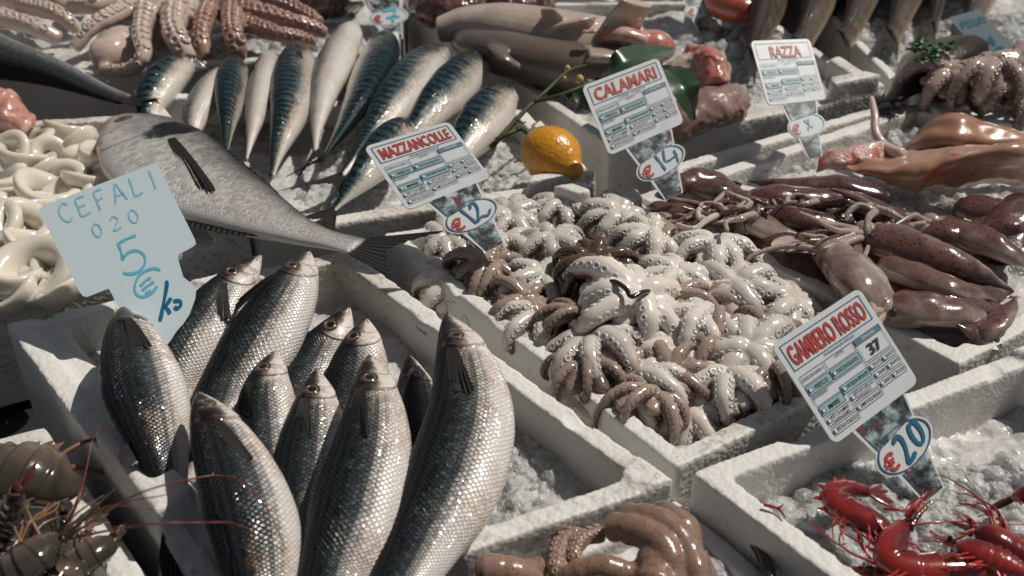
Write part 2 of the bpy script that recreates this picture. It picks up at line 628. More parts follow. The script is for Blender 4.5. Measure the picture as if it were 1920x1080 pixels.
# small octopus box, right edge
XQ = [P(1706, 168, .0), P(2080, 150), P(2160, 260), P(1770, 235)]
_, inn = foam_box('foam box at the right edge with a heap of pink brown octopuses', XQ, wall=0.016, top=0.008, floor=0.035, seed=13, vox=0.0035)
# back row beyond
BQ = [P(560, -190), P(1500, -190), P(1400, -8), P(700, -4)]
_, inn = foam_box('foam box at the very back behind the skinned sharks', [P(800, -150), P(1370, -150), P(1385, -8), P(765, -4)], wall=0.017, floor=0.05, seed=14, vox=0.0045)
ice('crushed ice in the very back box', inn, -0.018, 0.012, 0.012, seed=14)
# ------------------------------------------------------------------ fish materials
def fish_mat(name, stops, head, rows=14, line=0.75, stripe=0.0, tiger=False, tint=0.5, headlen=0.2, rough=0.3, spots=None, belly_plain=0.54, bumpk=1.0, cell=0.75):
    """stops: colour from the back (0) to the belly (1); fc = (scale index along, v back-to-belly, u along)"""
    m, nt, b = mat(name)
    fc = at(nt, 'fc', 1)
    x, v, u = XYZ(nt, fc, 0), XYZ(nt, fc, 1), XYZ(nt, fc, 2)
    oc = nd(nt, 'TexCoord', out=3)
    wob = nz(nt, 28, 4, 0.6, oc)
    wob2 = nz(nt, 9, 3, 0.5, oc)
    vv = M(nt, 'ADD', v, M(nt, 'MULTIPLY', M(nt, 'SUBTRACT', wob, 0.5), 0.16))
    vv = M(nt, 'ADD', vv, M(nt, 'MULTIPLY', M(nt, 'SUBTRACT', wob2, 0.5), 0.15))
    base = ramp(nt, vv, stops)
    y = M(nt, 'MULTIPLY', v, float(rows))
    p = CXYZ(nt, M(nt, 'ADD', x, y), M(nt, 'SUBTRACT', x, y))
    ed = vor(nt, 0.72, p, 0, 0.34, 'DISTANCE_TO_EDGE', '2D')
    f1 = vor(nt, 0.72, p, 0, 0.34, 'F1', '2D')
    cel = vor(nt, 0.72, p, 1, 0.34, 'F1', '2D')
    cr = XYZ(nt, cel, 0)
    body = smooth(nt, M(nt, 'ADD', u, M(nt, 'MULTIPLY', M(nt, 'ABSOLUTE', M(nt, 'SUBTRACT', v, 0.45)), 0.10)), headlen - 0.02, headlen + 0.06)
    msk = M(nt, 'MULTIPLY', body, smooth(nt, v, belly_plain, belly_plain + 0.16, 1, 0.07))
    # per-scale brightness, pearly tints
    base = mix(nt, M(nt, 'MULTIPLY', msk, cell), base, mix(nt, 1.0, base, mix(nt, cr, (0.42, 0.42, 0.43), (1.5, 1.48, 1.44)), 'MULTIPLY'))
    cop = M(nt, 'MULTIPLY', smooth(nt, nz(nt, 16, 3, 0.6, oc), 0.50, 0.68), smooth(nt, vv, 0.3, 0.5))
    base = mix(nt, M(nt, 'MULTIPLY', M(nt, 'MULTIPLY', cop, tint), smooth(nt, XYZ(nt, cel, 1), 0.2, 0.7)), base, (0.46, 0.27, 0.16))
    base = mix(nt, M(nt, 'MULTIPLY', M(nt, 'MULTIPLY', smooth(nt, XYZ(nt, cel, 2), 0.55, 0.85), tint * 0.45), M(nt, 'MULTIPLY', msk, smooth(nt, vv, 0.32, 0.5))), base, (0.16, 0.27, 0.29))
    edge = M(nt, 'MULTIPLY', smooth(nt, ed, 0.02, 0.17, 1, 0), M(nt, 'MULTIPLY', msk, line))
    base = mix(nt, edge, base, (0.012, 0.015, 0.017))
    if stripe:
        s = M(nt, 'SINE', M(nt, 'MULTIPLY', y, PI * 1.0))
        s = M(nt, 'MULTIPLY', smooth(nt, s, -0.2, 0.7), M(nt, 'MULTIPLY', smooth(nt, v, 0.52, 0.68, 1, 0), body))
        base = mix(nt, M(nt, 'MULTIPLY', s, stripe), base, (0.018, 0.022, 0.025))
    if tiger:
        d = nz(nt, 60, 2, 0.5, oc)
        s = M(nt, 'SINE', M(nt, 'ADD', M(nt, 'MULTIPLY', x, 1.35), M(nt, 'MULTIPLY', d, 9.0)))
        s = M(nt, 'MULTIPLY', smooth(nt, s, -0.15, 0.35), smooth(nt, M(nt, 'ADD', v, M(nt, 'MULTIPLY', d, 0.08)), 0.46, 0.56, 1, 0))
        base = mix(nt, M(nt, 'MULTIPLY', s, body), base, (0.006, 0.012, 0.016))
    # head colours, gill slit, mouth line
    hn = nz(nt, 60, 4, 0.65, oc)
    hcol = ramp(nt, M(nt, 'ADD', v, M(nt, 'MULTIPLY', M(nt, 'SUBTRACT', hn, 0.5), 0.34)), head)
    base = mix(nt, body, hcol, base)
    gl = M(nt, 'SUBTRACT', M(nt, 'ADD', u, M(nt, 'MULTIPLY', M(nt, 'POWER', M(nt, 'SUBTRACT', v, 0.52), 2.0), 0.42)), headlen + 0.005)
    gm = M(nt, 'MULTIPLY', smooth(nt, M(nt, 'ABSOLUTE', gl), 0.0, 0.007, 1, 0), M(nt, 'MULTIPLY', smooth(nt, v, 0.25, 0.36), smooth(nt, v, 0.86, 0.97, 1, 0)))
    base = mix(nt, M(nt, 'MULTIPLY', gm, smooth(nt, hn, 0.35, 0.65, 0.15, 0.75)), base, (0.11, 0.032, 0.025))
    gl2 = M(nt, 'SUBTRACT', M(nt, 'ADD', u, M(nt, 'MULTIPLY', M(nt, 'POWER', M(nt, 'SUBTRACT', v, 0.6), 2.0), 0.55)), headlen * 0.68)
    gm2 = M(nt, 'MULTIPLY', smooth(nt, M(nt, 'ABSOLUTE', gl2), 0.0, 0.005, 1, 0), smooth(nt, v, 0.42, 0.5))
    base = mix(nt, M(nt, 'MULTIPLY', gm2, 0.7), base, (0.10, 0.065, 0.05))
    blot = M(nt, 'MULTIPLY', smooth(nt, nz(nt, 95, 3, 0.6, oc), 0.52, 0.66), M(nt, 'MULTIPLY', smooth(nt, u, headlen - 0.05, headlen + 0.02, 1, 0), 0.55))
    base = mix(nt, blot, base, (0.22, 0.14, 0.10))
    ml = M(nt, 'ABSOLUTE', M(nt, 'SUBTRACT', v, M(nt, 'ADD', 0.60, M(nt, 'MULTIPLY', u, 1.2))))
    mm = M(nt, 'MULTIPLY', smooth(nt, ml, 0.0, 0.05, 1, 0), smooth(nt, u, 0.035, 0.055, 1, 0))
    base = mix(nt, mm, base, (0.05, 0.022, 0.02))
    if spots:
        for (su, sv, ru, rv, c) in spots:
            e = M(nt, 'ADD', M(nt, 'POWER', M(nt, 'DIVIDE', M(nt, 'SUBTRACT', u, su), ru), 2.0), M(nt, 'POWER', M(nt, 'DIVIDE', M(nt, 'SUBTRACT', v, sv), rv), 2.0))
            e = M(nt, 'ADD', e, M(nt, 'MULTIPLY', M(nt, 'SUBTRACT', hn, 0.5), 1.6))
            base = mix(nt, smooth(nt, e, 0.6, 1.3, 1, 0), base, c)
    h = M(nt, 'MULTIPLY', M(nt, 'ADD', M(nt, 'MULTIPLY', M(nt, 'MINIMUM', ed, 0.25), 2.2), M(nt, 'MULTIPLY', cr, 0.6)), M(nt, 'MULTIPLY', body, 1.0))
    h = M(nt, 'ADD', h, M(nt, 'MULTIPLY', hn, 0.5))
    h = M(nt, 'SUBTRACT', h, M(nt, 'MULTIPLY', gm, 1.4))
    tilt = bump(nt, h, 0.75 * bumpk, 0.0013)
    tilt = bump(nt, nz(nt, 22, 2, 0.5, oc), 0.25, 0.004, tilt)
    dk = smooth(nt, vv, 0.34, 0.52)
    met = M(nt, 'MULTIPLY', M(nt, 'MULTIPLY', dk, 0.08), body)
    setp(nt, b, col=base, rough=M(nt, 'ADD', rough, M(nt, 'MULTIPLY', XYZ(nt, cel, 1), 0.16)), metal=met, nrm=tilt, spec=M(nt, 'ADD', 0.10, M(nt, 'MULTIPLY', dk, 0.45)), coat=M(nt, 'ADD', 0.10, M(nt, 'MULTIPLY', dk, 0.4)), coatr=0.1,
         coatn=bump(nt, M(nt, 'ADD', wob, M(nt, 'MULTIPLY', h, 0.25)), 0.35, 0.004))
    return m


MULLET = fish_mat('mullet_skin', [(0.0, (0.006, 0.008, 0.009)), (0.42, (0.008, 0.010, 0.012)), (0.49, (0.045, 0.05, 0.053)), (0.55, (0.34, 0.33, 0.31)), (0.61, (0.76, 0.72, 0.68)), (1.0, (0.84, 0.80, 0.76))],
                  [(0.12, (0.008, 0.009, 0.010)), (0.45, (0.012, 0.012, 0.012)), (0.51, (0.16, 0.12, 0.095)), (0.57, (0.66, 0.60, 0.54)), (0.95, (0.80, 0.74, 0.70))],
                  rows=24, line=0.85, stripe=0.72, tint=0.6, headlen=0.185)
BREAM = fish_mat('bream_skin', [(0.0, (0.02, 0.022, 0.024)), (0.16, (0.035, 0.038, 0.042)), (0.32, (0.22, 0.215, 0.21)), (0.5, (0.54, 0.52, 0.49)), (0.75, (0.66, 0.65, 0.63)), (1.0, (0.70, 0.66, 0.63))],
                 [(0.08, (0.03, 0.033, 0.036)), (0.28, (0.10, 0.105, 0.11)), (0.5, (0.30, 0.29, 0.285)), (0.68, (0.62, 0.56, 0.53)), (1.0, (0.62, 0.47, 0.43))],
                 rows=26, line=0.3, tint=0.35, headlen=0.255, rough=0.26, bumpk=0.5, cell=0.5, belly_plain=0.7,
                 spots=((0.275, 0.33, 0.05, 0.18, (0.008, 0.008, 0.009)), (0.42, 0.97, 0.07, 0.07, (0.42, 0.13, 0.09)), (0.05, 0.75, 0.05, 0.25, (0.58, 0.36, 0.32))))
MACK = fish_mat('mackerel_skin', [(0.0, (0.008, 0.018, 0.022)), (0.36, (0.022, 0.05, 0.056)), (0.48, (0.06, 0.085, 0.083)), (0.56, (0.42, 0.38, 0.32)), (0.66, (0.68, 0.63, 0.57)), (1.0, (0.72, 0.69, 0.65))],
                [(0.12, (0.008, 0.011, 0.013)), (0.54, (0.018, 0.022, 0.024)), (0.63, (0.36, 0.33, 0.29)), (0.7, (0.56, 0.53, 0.50)), (1.0, (0.62, 0.58, 0.55))],
                rows=34, line=0.12, tiger=True, tint=0.45, rough=0.2, bumpk=0.25, headlen=0.21)
BASS = fish_mat('bass_skin', [(0.0, (0.012, 0.015, 0.017)), (0.42, (0.045, 0.05, 0.052)), (0.6, (0.16, 0.16, 0.155)), (0.8, (0.5, 0.48, 0.45)), (1.0, (0.66, 0.62, 0.58))],
                [(0.0, (0.02, 0.02, 0.02)), (1.0, (0.4, 0.4, 0.4))], rows=22, line=0.75, tint=0.2, rough=0.3)
BROWN = fish_mat('brown_fish_skin', [(0.0, (0.018, 0.012, 0.009)), (0.38, (0.055, 0.037, 0.025)), (0.6, (0.18, 0.125, 0.085)), (0.8, (0.50, 0.41, 0.32)), (1.0, (0.62, 0.55, 0.47))],
                 [(0.1, (0.03, 0.022, 0.018)), (0.5, (0.14, 0.10, 0.07)), (1.0, (0.4, 0.32, 0.25))], rows=26, line=0.35, tint=0.5, rough=0.3, bumpk=0.5)


def fin_mat(name, c1, c2, alpha=0.93):
    m, nt, b = mat(name)
    fc = at(nt, 'fc', 1)
    y = XYZ(nt, fc, 1)
    s = M(nt, 'SINE', M(nt, 'MULTIPLY', y, 2 * PI * 11))
    n = nz(nt, 60, 3)
    col = mix(nt, smooth(nt, M(nt, 'ADD', s, M(nt, 'MULTIPLY', n, 0.8)), -0.4, 1.0), c1, c2)
    setp(nt, b, col=col, rough=0.5, coat=0.12, coatr=0.2, spec=0.25, nrm=bump(nt, s, 0.5, 0.0012))
    return m


FIN_DARK = fin_mat('dark_fin', (0.006, 0.006, 0.007), (0.034, 0.030, 0.027))
FIN_GREY = fin_mat('grey_brown_fin', (0.05, 0.042, 0.037), (0.26, 0.215, 0.17))
IRIS, nt_, b_ = mat('fish_iris')
setp(nt_, b_, col=mix(nt_, nz(nt_, 300, 2), (0.10, 0.06, 0.035), (0.32, 0.23, 0.15)), rough=0.15, coat=1.0, coatr=0.03, metal=0.3)
PUPIL = simple('fish_pupil', (0.004, 0.004, 0.005), 0.06, coat=1.0, coatr=0.02)
LID = simple('fish_eyelid', (0.05, 0.032, 0.028), 0.25, coat=0.6)


def eye_mesh(parent, pos, nrm, r, axis, red=False):
    """flattened eyeball set in a rim: rim (part), iris, pupil"""
    pos, n = np.asarray(pos, float), nrmz(nrm)
    a = nrmz(np.asarray(axis, float) - n * (np.asarray(axis, float) @ n))
    bvec = np.cross(n, a)
    mb = MB()
    k = 24
    ang = np.linspace(0, 2 * PI, k, endpoint=False)

    def ring(rr, h):
        return pos + (np.cos(ang)[:, None] * a * 1.12 + np.sin(ang)[:, None] * bvec) * rr * r + n * h * r
    rings = [ring(1.45, -0.35), ring(1.30, -0.02), ring(1.16, 0.05), ring(1.05, 0.03), ring(0.98, -0.03)]
    mb.add(np.concatenate(rings), grid_faces(5, k), mi=0)
    rings = [ring(1.0, -0.04), ring(0.9, 0.05), ring(0.78, 0.09), ring(0.66, 0.11)]
    mb.add(np.concatenate(rings), grid_faces(4, k), mi=1)
    rings = [ring(0.67, 0.105), ring(0.45, 0.15), ring(0.2, 0.17), ring(0.02, 0.175)]
    mb.add(np.concatenate(rings), grid_faces(4, k) + [tuple(range(3 * k, 4 * k))], mi=2)
    return mb.build('eye', [LID, IRIS, PUPIL], parent)


def fin(parent, name, root, d, w, length, w0, w1, m, nrm, fork=0.0, curve=0.0, rag=0.06, skew=0.0, seed=0, thick=0.0006):
    """fan of rays: root point, direction d, width axis w, sheet normal nrm"""
    d, w, nrm = nrmz(d), nrmz(w), nrmz(nrm)
    rs = np.random.RandomState(seed)
    nl, nw = 12, 33
    V, C = [], []
    ragv = rs.uniform(-1, 1, nw)
    for side in (1, -1):
        for j in range(nw):
            t = j / (nw - 1) * 2 - 1
            L = length * (1 - fork * (1 - abs(t) ** 1.3) - (0.12 if fork == 0 else 0) * abs(t) ** 3 + rag * ragv[j] * 0.5 + skew * t)
            for i in range(nl):
                s = i / (nl - 1)
                ww = w0 + (w1 - w0) * s ** 0.9
                q = root + d * L * s + w * t * ww * 0.5 + nrm * (curve * length * s * s + 0.0007 * math.sin(t * 34) * s + side * thick * (1 - s * 0.7))
                V.append(q)
                C.append((s, t * 0.5 + 0.5, 0))
    f = grid_faces(nw, nl, False)
    k = nw * nl
    f2 = [tuple(i + k for i in g[::-1]) for g in f]
    return MB().add(V, f + f2, fc=C).build(name, m, parent)


P_MULLET = [(0, .06, .05, .10), (.015, .14, .13, .20), (.035, .22, .21, .34), (.08, .37, .38, .54), (.125, .49, .52, .70), (.21, .67, .73, .88), (.30, .82, .88, .96), (.40, .94, .98, 1.0), (.50, .99, 1.0, .99), (.60, .90, .92, .90), (.73, .66, .68, .66), (.86, .42, .43, .42), (.94, .31, .31, .25), (1, .31, .31, .15)]
P_BREAM = [(0, .12, .14, .2), (.03, .36, .26, .5), (.09, .66, .50, .75), (.17, .92, .76, .95), (.28, 1.05, .95, 1.0), (.40, 1.02, 1.0, 1.0), (.55, .84, .86, .85), (.70, .56, .58, .62), (.83, .31, .31, .38), (.92, .20, .20, .24), (1, .21, .21, .15)]
P_MACK = [(0, .05, .05, .08), (.03, .26, .24, .32), (.08, .50, .48, .58), (.16, .74, .72, .82), (.28, .93, .93, .97), (.42, 1, 1, 1), (.58, .88, .88, .9), (.74, .60, .58, .62), (.88, .30, .28, .30), (.96, .13, .13, .13), (1, .11, .11, .08)]


def fish(name, label, cat, group, pts, H, tk, pf, m, side=-1, roll=0.0, rows=14, sc=0.0029, eye=None, pect=None, tail=None, dorsal=None, anal=None, twist=0.0, seed=0, finm=None, hlen=0.205):
    """pts: photo pixels + height of the body axis, snout to tail root; side -1: back lies to the picture's left of the heading"""
    fm = finm or FIN_DARK
    c = spline([P(*p) for p in pts], 84)
    n, K = len(c), 40
    u = np.linspace(0, 1, n)
    T = nrmz(np.gradient(c, axis=0))
    up = np.array((0, 0, 1.0))
    D0 = nrmz(np.cross(T, up)) * -side
    ro = np.radians(roll + twist * u)[:, None]
    N0 = nrmz(np.cross(T, D0) * -side * 1.0)
    N0 = np.where(N0[:, 2:3] < 0, -N0, N0)
    D = D0 * np.cos(ro) + N0 * np.sin(ro)
    Nn = N0 * np.cos(ro) - D0 * np.sin(ro)
    hu, hd, tt = prof(u, pf, 1) * H / 2, prof(u, pf, 2) * H / 2, prof(u, pf, 3) * H / 2 * tk
    # gill cover stands a little proud of the body behind it
    a = np.linspace(0, 2 * PI, K, endpoint=False)
    ca, sa = np.cos(a), np.sin(a)
    hh = np.where(ca[None] > 0, hu[:, None], hd[:, None]) * np.sign(ca)[None] * np.abs(ca)[None] ** 0.92
    ts = np.sign(sa)[None] * np.abs(sa)[None] ** 0.85 * tt[:, None]
    v01 = np.where(a <= PI, a / PI, 2 - a / PI)
    gill = hlen - 0.42 * (v01[None] - 0.52) ** 2
    g = np.clip((u[:, None] - gill + 0.10) / 0.10, 0, 1) * (u[:, None] < gill) * np.clip((v01[None] - 0.22) / 0.15, 0, 1)
    ts = ts * (1 + 0.11 * g)
    hh = hh * (1 + 0.05 * g)
    V = c[:, None] + D[:, None] * hh[..., None] + Nn[:, None] * ts[..., None]
    ds = np.r_[0, np.linalg.norm(np.diff(c, axis=0), axis=1)]
    loc_h = np.maximum((hu + hd) / H, 0.3)
    xs = np.cumsum(ds / (sc * loc_h ** 0.8))
    C = np.stack([np.repeat(xs[:, None], K, 1), np.repeat(v01[None], n, 0), np.repeat(u[:, None], K, 1)], -1)
    f = grid_faces(n, K)
    f += [tuple(range(K))[::-1], tuple(range((n - 1) * K, n * K))]
    mid = c[n // 2]
    r = thing(name, (mid[0], mid[1], mid[2] - H * tk / 2), label, cat, group)
    MB().add(V, f, fc=C.reshape(-1, 3)).build('body', m, r)

    def surf(uu, vv, lift=0.0):
        i = int(round(uu * (n - 1)))
        ang = vv * PI
        j = ang / (2 * PI) * K
        j0 = int(j)
        p = LERP(V[i, j0 % K], V[i, (j0 + 1) % K], j - j0)
        t1 = V[min(i + 1, n - 1), j0] - V[i - 1, j0]
        t2 = V[i, (j0 + 1) % K] - V[i, j0]
        nn = nrmz(np.cross(t2, t1))
        if nn @ (p - c[i]) < 0:
            nn = -nn
        return p + nn * lift, nn, T[i], nrmz(t2)
    if eye:
        p, nn, t, w2 = surf(eye[0], eye[1])
        eye_mesh(r, p, nn, eye[2], t)
    if pect:
        for (pu, pv, L, wd, ang, lift) in pect:
            p, nn, t, w2 = surf(pu, pv, 0.0006)
            d = t * math.cos(ang) + w2 * math.sin(ang)
            fin(r, 'pectoral_fin', p, d + nn * lift, np.cross(nn, d), L, wd * 0.35, wd, fm, nn, curve=-0.09, rag=0.12, skew=0.18, seed=seed)
    if dorsal:
        for (u0, u1, hgt) in dorsal:
            i0, i1 = int(u0 * (n - 1)), int(u1 * (n - 1))
            edge_fin(r, 'dorsal_fin', [c[i] + D[i] * hu[i] * 0.97 for i in range(i0, i1 + 1)], [D[i] * 0.75 + T[i] * 0.65 for i in range(i0, i1 + 1)], hgt, fm, seed)
    if anal:
        for (u0, u1, hgt) in anal:
            i0, i1 = int(u0 * (n - 1)), int(u1 * (n - 1))
            edge_fin(r, 'anal_fin', [c[i] - D[i] * hd[i] * 0.97 for i in range(i0, i1 + 1)], [-D[i] * 0.75 + T[i] * 0.65 for i in range(i0, i1 + 1)], hgt, fm, seed)
    if tail:
        L, w1, fk = tail[:3]
        d = T[-1] if len(tail) < 4 else nrmz(P(*tail[3]) - c[-1])
        fin(r, 'tail_fin', c[-1] - T[-1] * 0.004, d, D[-1], L, (hu[-1] + hd[-1]) * 0.95, w1, fm, Nn[-1], fork=fk, rag=0.05, seed=seed)
    return r


def edge_fin(parent, name, base, dirs, hgt, m, seed=0):
    base, dirs = np.array(base), nrmz(np.array(dirs))
    n = len(base)
    t = np.linspace(0, 1, n)
    rs = np.random.RandomState(seed)
    h = hgt * (np.sin(np.clip(t * 1.25 + 0.12, 0, 1.25) * PI / 1.25) ** 0.6 * (1 - 0.35 * t)) * (1 + 0.12 * rs.uniform(-1, 1, n))
    lat = nrmz(np.cross(np.gradient(base, axis=0), dirs))
    V, C = [], []
    k = 5
    for side in (1, -1):
        for i in range(n):
            for j in range(k):
                s = j / (k - 1)
                V.append(base[i] + dirs[i] * h[i] * s + lat[i] * (side * 0.0006 * (1 - 0.8 * s) + 0.0006 * math.sin(i * 2.1) * s))
                C.append((s, t[i] * 1.4, 0))
    f = grid_faces(n, k, False)
    f2 = [tuple(q + n * k for q in g[::-1]) for g in f]
    return MB().add(V, f + f2, fc=C).build(name, m, parent)


# ------------------------------------------------------------------ the grey mullets
GM = 'grey mullets laid side by side in the front left box'
LIFT = lambda pts, h: [(x, y, z + h * (1 - i / (len(pts) - 1)) ** 2) for i, (x, y, z) in enumerate(pts)]
mk = lambda lab, pts, H, **k: fish('grey_mullet', lab, 'fish', GM, LIFT(pts, k.pop('lift', 0.016)), H, k.pop('tk', 0.54), P_MULLET, MULLET, hlen=0.19, **k)
mk('dark backed mullet lying leftmost in the box, whole body and tail in view', [(232, 578, .030), (252, 660, .034), (282, 770, .030), (310, 880, .016), (334, 985, -.004)], .067, roll=24, eye=(0.150, 0.60, 0.0048),
   pect=[(0.180, .42, .042, .016, .12, .10)], tail=(.085, .050, .25, (350, 1110, -.012)), anal=[(.70, .80, .022)], dorsal=[(.72, .80, .018)], seed=1)
mk('mullet behind the handwritten price card edge, round amber eye facing up', [(489, 480, .030), (440, 535, .024), (372, 625, .010), (322, 720, -.012), (300, 800, -.02), (280, 880, -.025)], .066, roll=10, eye=(0.150, 0.45, 0.0048),
   pect=[(0.216, .50, .038, .016, .55, .10)], seed=2)
mk('mullet at the back with its mouth end on the rear rim, long red gill line', [(580, 474, .036), (548, 540, .034), (490, 640, .018), (430, 740, -.006), (400, 800, -.01), (340, 900, -.02)], .070, roll=6, eye=(0.150, 0.44, 0.0048),
   pect=[(0.202, .30, .044, .018, -.55, .10)], seed=3)
mk('half hidden mullet with a dark coppery flank behind the pale cheeked one', [(655, 578, .012), (628, 625, .008), (585, 690, -.004), (540, 790, -.012), (500, 900, -.02)], .060, roll=16, eye=(0.150, 0.44, 0.0048), seed=4)
mk('pale cheeked mullet in the middle of the row, mostly covered below the gill', [(688, 600, .020), (676, 660, .016), (660, 760, -.004), (650, 840, -.01), (640, 960, -.02)], .066, roll=-6, eye=(0.150, 0.44, 0.0048), seed=5)
mk('small mullet peeping out between two big ones, head tucked in shadow', [(768, 668, -.004), (780, 740, -.008), (790, 840, -.012), (780, 980, -.02)], .052, roll=27, eye=(0.150, 0.46, 0.0048), seed=6)
mk('short mullet with brown blotched belly between the front fish', [(518, 660, .018), (500, 730, .018), (500, 820, .008), (515, 960, .0), (520, 1060, -.01)], .058, roll=2, eye=(0.150, 0.44, 0.0048), pect=[(0.216, .30, .03, .016, 0.0, .09)], seed=7)
mk('mullet with a dark drooping side fin, second in from the big silver pair', [(594, 694, .020), (592, 760, .018), (582, 870, .010), (566, 990, .004), (552, 1110, .0)], .058, roll=8, eye=(0.150, 0.44, 0.0048),
   pect=[(0.194, .36, .045, .018, .0, .09)], seed=8)
mk('front mullet with small pale side fin and red feelers lying across it', [(372, 738, .040), (402, 800, .042), (444, 890, .038), (478, 990, .030), (496, 1100, .018), (500, 1200, .016), (496, 1310, .012)], .064, roll=22, eye=(0.100, 0.45, 0.0048),
   pect=[(0.194, .42, .042, .014, .1, .09)], seed=9)
mk('big silver mullet with a dark fin standing up on its flank', [(694, 668, .042), (700, 740, .044), (694, 850, .038), (662, 980, .028), (622, 1090, .015), (596, 1190, .016), (560, 1310, .014)], .064, roll=8, eye=(0.150, 0.44, 0.0048),
   pect=[(0.176, .34, .046, .020, -.05, .10)], seed=10)
mk('largest mullet at the right of the row with pale blood tinged belly', [(838, 592, .040), (866, 670, .044), (880, 780, .040), (846, 910, .032), (786, 1030, .022), (730, 1130, .020), (650, 1270, .022)], .072, roll=6, eye=(0.150, 0.44, 0.0048),
   pect=[(0.187, .36, .050, .020, .0, .10)], anal=[(.68, .76, .024)], seed=11)
# bream and bass
fish('sea_bream', 'large silver bream with a black shoulder spot lying across the box rims', 'fish', None, [(214, 226, .030), (270, 276, .034), (345, 334, .036), (440, 382, .034), (560, 434, .038), (672, 462, .048)],
     .126, 0.38, P_BREAM, BREAM, side=1, roll=6, rows=26, sc=.0042, eye=(.11, .50, .0088), pect=[(.34, .42, .125, .024, .16, .0)], tail=(.066, .084, .5, (780, 474, .052)), dorsal=[(.30, .78, .010)], anal=[(.58, .80, .012)], seed=20)
fish('sea_bass', 'dark bass with speckled scales, only its tail half in view at the far left', 'fish', None, [(-330, 0, .03), (-160, 58, .034), (-40, 98, .034), (90, 134, .028), (190, 172, .018), (232, 186, .012)],
     .110, 0.7, P_MULLET, BASS, side=-1, roll=8, rows=22, sc=.0045, tail=(.06, .05, .3, (330, 200, .02)), anal=[(.66, .76, .014)], seed=21)
# mackerel
GK = 'striped mackerel fanned out on ice'
mk = lambda lab, pts, H, **k: fish('mackerel', lab, 'fish', GK, [(x, y, z - .004) for x, y, z in pts], H * 1.02, k.pop('tk', 0.72), P_MACK, MACK, rows=34, sc=.0036, **k)
mk('curled mackerel at the left end of the fan, head bent towards the octopus', [(388, 128, .014), (350, 122, .018), (312, 148, .018), (284, 196, .006), (280, 260, -.01)], .056, roll=23, eye=(.08, .42, 0.0031), seed=30)
mk('mackerel showing a pale belly beside the curled one', [(424, 132, .008), (392, 172, .012), (366, 225, .004), (356, 290, -.01)], .052, roll=-25, eye=(.08, .42, .004), seed=31)
mk('mackerel lying back up, blue black with wavy lines', [(446, 108, .014), (436, 150, .020), (428, 215, .018), (424, 290, .0)], .050, roll=60, seed=32)
mk('mackerel showing a plain silver belly with a rusty mark', [(508, 98, .014), (494, 150, .018), (478, 225, .014), (462, 300, .0)], .050, roll=-48, eye=(.08, .40, .004), pect=[(.25, .45, .03, .01, 0, .05)], seed=33)
mk('mackerel with bold bars on the left and a cream belly on the right', [(563, 84, .018), (556, 130, .022), (544, 210, .022), (522, 280, .012), (510, 330, .004)], .066, roll=29, eye=(.09, .45, 0.0030), pect=[(.24, .45, .03, .012, 0, .1)], seed=34)
mk('bright silver mackerel lying belly up in the middle of the fan', [(664, 44, .022), (640, 90, .026), (610, 165, .026), (594, 240, .016), (590, 286, .006)], .066, roll=-38, tail=(.05, .06, .55, (586, 322, .0)), eye=(.08, .42, .004), pect=[(.25, .42, .032, .01, 0, .05)], seed=35)
mk('mackerel under the small price tag, dark barred right flank', [(722, 62, .022), (714, 100, .028), (684, 170, .028), (644, 240, .016), (606, 296, .004)], .064, side=1, roll=25, eye=(.08, .5, 0.0030), tail=(.05, .06, .55, (570, 322, .0)), seed=36)
mk('long mackerel running down to the name card, coppery lower side', [(838, 92, .022), (804, 118, .028), (752, 180, .028), (694, 262, .018), (640, 330, .006)], .070, roll=17, eye=(.09, .45, 0.0031), tail=(.055, .05, .5, (618, 352, .002)), seed=37)
mk('dark green barred mackerel second from the right, one white streak', [(912, 104, .022), (878, 134, .028), (826, 190, .028), (776, 250, .018), (730, 310, .004)], .064, roll=35, eye=(.08, .5, 0.0030), seed=38)
mk('mackerel at the right end of the fan with a broad silver belly', [(956, 166, .020), (930, 196, .024), (892, 246, .022), (850, 306, .010), (818, 350, .0)], .064, roll=23, eye=(.09, .42, 0.0033), seed=39)
mk('mackerel in front whose tail reaches the foam wall below the name card', [(768, 226, .036), (738, 262, .036), (692, 318, .030), (648, 368, .018), (624, 396, .010)], .050, roll=37, tail=(.05, .045, .5, (604, 420, .004)), seed=40)
# brown fish at the back right
GB = 'brown fish in a row with their tails towards the front'
for lab, pts, H, rl in (
    ('thick brown fish leftmost of the row, tail down behind the skate card', [(1440, -160, .02), (1444, -60, .03), (1436, 10, .03), (1420, 70, .02), (1410, 110, .01)], .13, 30),
    ('brown fish second in the row with a broad cream side', [(1520, -170, .02), (1535, -70, .03), (1530, 10, .032), (1512, 64, .02), (1498, 88, .008)], .125, 15),
    ('brown fish third in the row, wet shine on its pale belly', [(1610, -170, .02), (1618, -70, .03), (1612, 5, .032), (1594, 58, .02), (1582, 76, .008)], .12, 18),
    ('brown fish fourth in the row, coppery with a white lower edge', [(1700, -170, .02), (1705, -70, .03), (1696, 0, .03), (1680, 54, .02), (1672, 70, .008)], .115, 15),
    ('narrow brown fish fifth in the row beside the handwritten card', [(1766, -170, .02), (1766, -70, .03), (1760, -10, .03), (1754, 36, .02), (1750, 52, .008)], .08, 30),
    ('brown fish partly behind the handwritten card at the end of the row', [(1850, -170, .02), (1850, -80, .03), (1838, -10, .032), (1822, 40, .02), (1806, 62, .008)], .12, 15)):
    fish('brown_fish', lab, 'fish', GB, [(x, y, max(z, .018)) for x, y, z in pts], H, 0.6, P_MULLET, BROWN, side=-1, roll=rl + 34, rows=26, sc=.005, tail=(.055, .05, .3, (pts[-1][0] - 12, pts[-1][1] + 50, .014)), seed=50 + len(lab))
